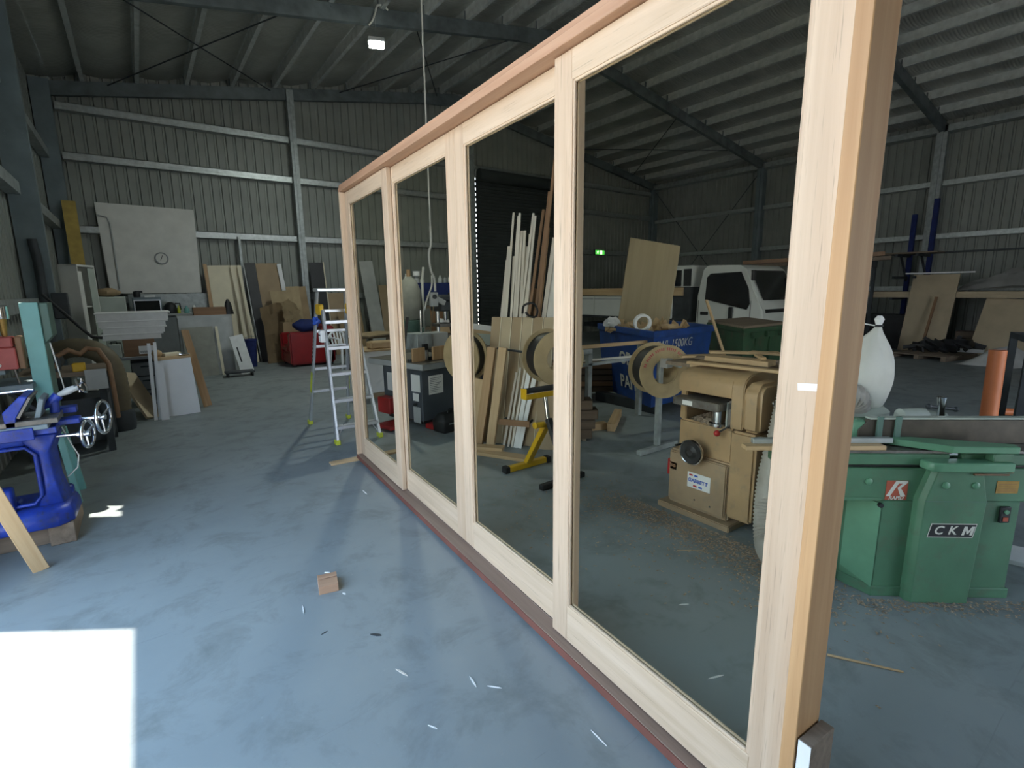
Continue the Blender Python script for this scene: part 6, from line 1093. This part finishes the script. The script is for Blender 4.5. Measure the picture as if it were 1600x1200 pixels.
# fence
fp = [(-0.10, 0.798), (1.35, 0.798), (1.35, 0.925), (-0.05, 0.925), (-0.10, 0.87)]
MB().prism([(x, 0.095, z) for x, z in fp], (0, 0.028, 0)).build('fence', 'fence', jp, bevel=0.003)['label'] = 'dark iron fence'
jx(-0.05, 1.35, 0.09, 0.135, 0.925, 0.935, 'fence_cap', 'palegreen', 0.002)
for x in (-0.015, 0.075): jx(x, x+0.028, 0.082, 0.095, 0.80, 0.942, 'fence_clip', 'dgreen', 0.002)
jx(-0.13, -0.06, 0.10, 0.17, 0.798, 0.92, 'fence_end', 'green2', 0.01)
jx(-0.05, 1.1, 0.16, 0.44, 0.798, 0.852, 'rear_carriage', 'green', 0.006)
MB().lathe([(0.02, -0.09), (0.042, -0.08), (0.045, 0.05), (0.03, 0.07)], (0.30, 0.28, 0.897), (0.9, 0.1, 0), 18).lathe([(0.028, 0.06), (0.035, 0.09), (0.02, 0.14), (0.02, 0.18)], (0.30, 0.28, 0.892), (0.9, 0.1, 0), 14).build('fence_bracket', 'palegreen', jp, smooth=50)
MB().lathe([(0.024, 0.0), (0.017, 0.08), (0.024, 0.155)], (0.425, 0.26, 0.852), (-0.05, 0, 1), 18).build('clamp_spindle', 'chrome', jp, smooth=40); MB().cyl((0.36, 0.26, 0.955), (0.50, 0.27, 0.937), 0.009).ball((0.355, 0.26, 0.956), 0.014, 10, 6).ball((0.505, 0.27, 0.936), 0.014, 10, 6).build('clamp_bar', 'darksteel', jp, smooth=50)
jx(-0.56, -0.355, 0.0, 0.06, 0.73, 0.797, 'table_stop', 'green', 0.006)
t = BOX(-0.34, 0.34, -0.03, 0.03, 0, 0.022).build('pine_packer', 'pine_x', bevel=0.002); t.location = JW(-0.37, 0.00, 0.799); t.rotation_euler = (0, 0, JRZ+0.02); tag(t, 'flat pine batten lying on the planer table under the steel bar', 'timber')
t = BOX(-0.345, 0.345, -0.016, 0.016, 0, 0.026).build('steel_bar', 'zinc', bevel=0.002); t.location = JW(-0.315, 0.03, 0.8215); t.rotation_euler = (0, 0, JRZ+0.03); tag(t, 'grey steel bar lying on the pine batten on the planer table', 'bar')
# dust extractor behind the planer
de = thing('dust_extractor', 'small dust extractor with a tied white bag behind the green planer', 'dust extractor', JW(0.20, 0.62, 0), JRZ)
BOX(-0.3, 0.3, -0.12, 0.3, 0, 0.05).build('base', 'darksteel', de); MB().cyl((0, 0.05, 0.05), (0, 0.05, 0.80), 0.14, n=24).build('drum', 'palegreen', de, smooth=40); MB().lathe([(0.10, 0.80), (0.17, 0.82), (0.17, 0.86), (0.12, 0.90)], (0, 0, 0), n=24).build('coupling', 'palegreen', de, smooth=40)
b = MB(); rg2 = []
for i in range(15):
    v = i/14; z = 0.875+0.485*v; prof2 = [0.68, 0.93, 1.02, 1.06, 1.08, 1.08, 1.05, 1.0, 0.92, 0.81, 0.68, 0.53, 0.37, 0.21, 0.09][i]
    ring = []
    for k in range(40):
        a = 2*math.pi*k/40; cr2 = 1+0.05*math.sin(3*a+2.2*v)+0.035*math.sin(5*a-4*v+1)+0.02*math.sin(11*a+9*v)*(0.3+v)
        fold = 1-0.10*max(0, math.cos(2*(a-0.6)))**6*math.sin(math.pi*v)
        ring.append((0.158*prof2*cr2*fold*math.cos(a) + 0.078*v*v, 0.14*prof2*cr2*math.sin(a), z+0.015*math.sin(2*a+1)*(1-v)))
    rg2.append(ring)
b.loft(rg2).build('bag', 'canvas', de, smooth=60)['label'] = 'white cloth bag'
MB().loft([[(0.078+q*math.cos(a), q*math.sin(a), z) for a in [2*math.pi*k/10 for k in range(10)]] for q, z in ((0.016, 1.345), (0.015, 1.365), (0.026, 1.40), (0.012, 1.42))]).build('bag_neck', 'paper', de, smooth=50); MB().tube([(0.078+0.017*math.cos(a), 0.017*math.sin(a), 1.36) for a in [2*math.pi*k/12 for k in range(12)]], 0.007, 6, closed=True).build('tie', 'black', de, smooth=60); MB().tube([(0.07, 0, 1.36), (-0.1, 0.03, 1.39), (-0.35, 0.08, 1.41)], 0.004, 6).build('string', 'paper', de)
o = ribbed([(-0.45, -0.10, 0.62), (-0.32, -0.12, 0.82), (-0.20, -0.14, 0.955), (-0.10, -0.12, 0.955), (-0.04, -0.06, 0.86)], 0.075, 8, 18, 0.008).build('hose_elbow', 'duct', de, smooth=80)
# ------------------------------------------------------------------ floor debris
t = thing('grooved_block', 'small pinkish hardwood block with a dark groove on the floor', 'block', (0.66, 2.665, 0), R(-12))
MB().box(-0.05, 0.05, -0.075, 0.002, 0, 0.045).box(-0.05, 0.05, 0.012, 0.055, 0, 0.045).box(-0.05, 0.05, 0.002, 0.012, 0, 0.018).build('block', 'head_x', t, bevel=0.0015); BOX(-0.0495, 0.0495, 0.0025, 0.0115, 0.0181, 0.019).build('groove', 'black', t)
def sliver(a, b, w, lab, m='paper', h=0.003, n='wood_sliver'):
    a, b = V((*a, 0)), V((*b, 0)); L = (b-a).length; o = MB()
    w *= 0.55; L *= 0.9; P = [(-L/2, 0.0), (-L*0.2, w*0.6), (L*0.3, w*0.5), (L/2, -w*0.1), (L*0.1, -w*0.5), (-L*0.3, -w*0.3)]
    o.prism([(x, y, 0) for x, y in P], (0, 0, h)); q = o.build(n, m); q.location = (a+b)/2; q.rotation_euler = (0, 0, math.atan2((b-a).y, (b-a).x)); return tag(q, lab, 'sliver')
sliver((0.704, 1.855), (0.732, 1.779), 0.016, 'curled white wood sliver on the blue-grey floor, left of a close pair', 'white_z')
sliver((0.939, 1.629), (0.93, 1.553), 0.012, 'thin white sliver near the door sill, left one of two'); sliver((0.967, 1.538), (1.012, 1.488), 0.009, 'thin white sliver near the door sill, right one of two')
sliver((1.159, 1.135), (1.157, 1.043), 0.008, 'long thin sliver nearest the bottom edge of the picture'); sliver((0.686, 1.511), (0.709, 1.473), 0.008, 'tiny white sliver left of the long thin one at the bottom')
sliver((0.5, 2.571), (0.487, 2.482), 0.010, 'white sliver left of the grooved block'); sliver((0.681, 2.815), (0.711, 2.793), 0.010, 'white sliver just behind the grooved block')
sliver((1.292, 3.883), (1.292, 3.767), 0.014, 'white sliver near the far end of the sill'); sliver((0.70, 2.548), (0.713, 2.524), 0.016, 'small white chip in front of the grooved block'); sliver((0.697, 2.135), (0.742, 2.09), 0.025, 'dark scrap on the floor in front of the grooved block', 'darksteel', 0.004, 'dark_scrap')
sliver((0.51, 2.27), (0.545, 2.28), 0.006, 'short dark splinter left of the dark scrap', 'darksteel', 0.003, 'splinter')
t = MB().cyl((-0.137, 0, 0.006), (0.137, 0, 0.007), 0.006, 0.0045, 8).build('dowel_stick', 'pine_x', smooth=50); t.location = (2.331, 0.668, 0); t.rotation_euler = (0, 0, math.atan2(-0.231, 0.140)); tag(t, 'thin pale stick on the floor right of the timber post', 'stick')
sliver((2.63, 1.00), (2.72, 0.97), 0.012, 'dark stick at the left foot of the green planer', 'brown_x', 0.006, 'splinter')
sliver((2.05, 1.40), (2.10, 1.37), 0.012, 'white chip on the floor behind the nearest door panel, left one'); sliver((1.72, 1.02), (1.80, 0.99), 0.012, 'white chip on the floor behind the nearest door panel, right one'); sliver((2.5, 1.75), (2.66, 1.62), 0.01, 'thin curled shaving in front of the ribbed hose', 'pine_x')
t = BOX(-0.12, 0.12, -0.2, 0.2, 0, 0.03).build('floor_board', 'white', bevel=0.003); t.location = (3.98, 0.62, 0); t.rotation_euler = (0, 0, 0.3); tag(t, 'pale board end on the floor right of the green planer', 'board')
ch = MB(); random.seed(33)
def scatter(n, f, z=0.0):
    for _ in range(n):
        x, y = f(); s = random.uniform(0.004, 0.012); a = random.uniform(0, 6.28); d = V((math.cos(a), math.sin(a), 0))*s; e = V((-math.sin(a), math.cos(a), 0))*s*0.4
        c = V((x, y, 0.0015+random.random()*0.004+z)); tlt = V((0, 0, random.uniform(-0.003, 0.003)))
        q = [ch.bm.verts.new(p) for p in (c-d-e-tlt, c+d-e+tlt, c+d+e+tlt, c-d+e)]; ch.bm.faces.new(q)
scatter(2600, lambda: (2.90-abs(random.gauss(0, 0.16)), random.uniform(1.15, 2.55)+random.gauss(0, 0.12)))
scatter(900, lambda: (2.75+random.gauss(0, 0.22), 1.15+random.gauss(0, 0.2))); scatter(700, lambda: (2.5+random.gauss(0, 0.4), 2.4+random.gauss(0, 0.5)))
scatter(500, lambda: JW(random.uniform(-0.1, 0.9), -0.04-abs(random.gauss(0, 0.06)), 0)[:2]); scatter(700, lambda: (3.0+random.gauss(0, 0.25), 4.95+random.gauss(0, 0.12)))
o = ch.build('wood_shavings', 'chips'); stuff(tag(o, 'fine wood shavings scattered on the floor around the tan thicknesser', 'shavings'))
# small pieces belong to the part they are fixed on
def base(o): return o.name.split('.')[0]
for t in [o for o in bpy.data.objects if o.type == 'EMPTY' and o.parent is None]:
    parts = list(t.children)
    for child, par in (('badge_text', 'badge'), ('badge_mark', 'badge'), ('plate_letter', 'name_plate'), ('logo_letter', 'logo_plate'), ('logo_text', 'logo_plate'), ('start_button', 'switch'), ('stop_button', 'switch'), ('engraved_line', 'brass_plate'), ('canopy_window', 'canopy'), ('door_glass', 'door_frame'), ('print_line', 'tag_card'),
                       ('wheel_face', 'handwheel'), ('lever_knob', 'feed_lever'), ('push_button', 'switch_box'), ('hand', 'dial'), ('running_figure', 'panel'), ('doorway_symbol', 'panel'), ('wiper', 'windscreen'), ('door_handle', 'cab'), ('side_window', 'cab'), ('door_gap', 'cab'), ('bag_neck', 'bag'), ('tie', 'bag'), ('number_plate', 'table'), ('stencil_text', 'tub'), ('cover_knob', 'gear_cover'), ('housing_seam', 'belt_housing'), ('fence_clip', 'fence'), ('fence_cap', 'fence')):
        ps = [o for o in parts if base(o) == par]
        if len(ps) >= 1:
            for c in parts:
                if base(c) == child: c.parent = ps[0]
bpy.context.view_layer.update()
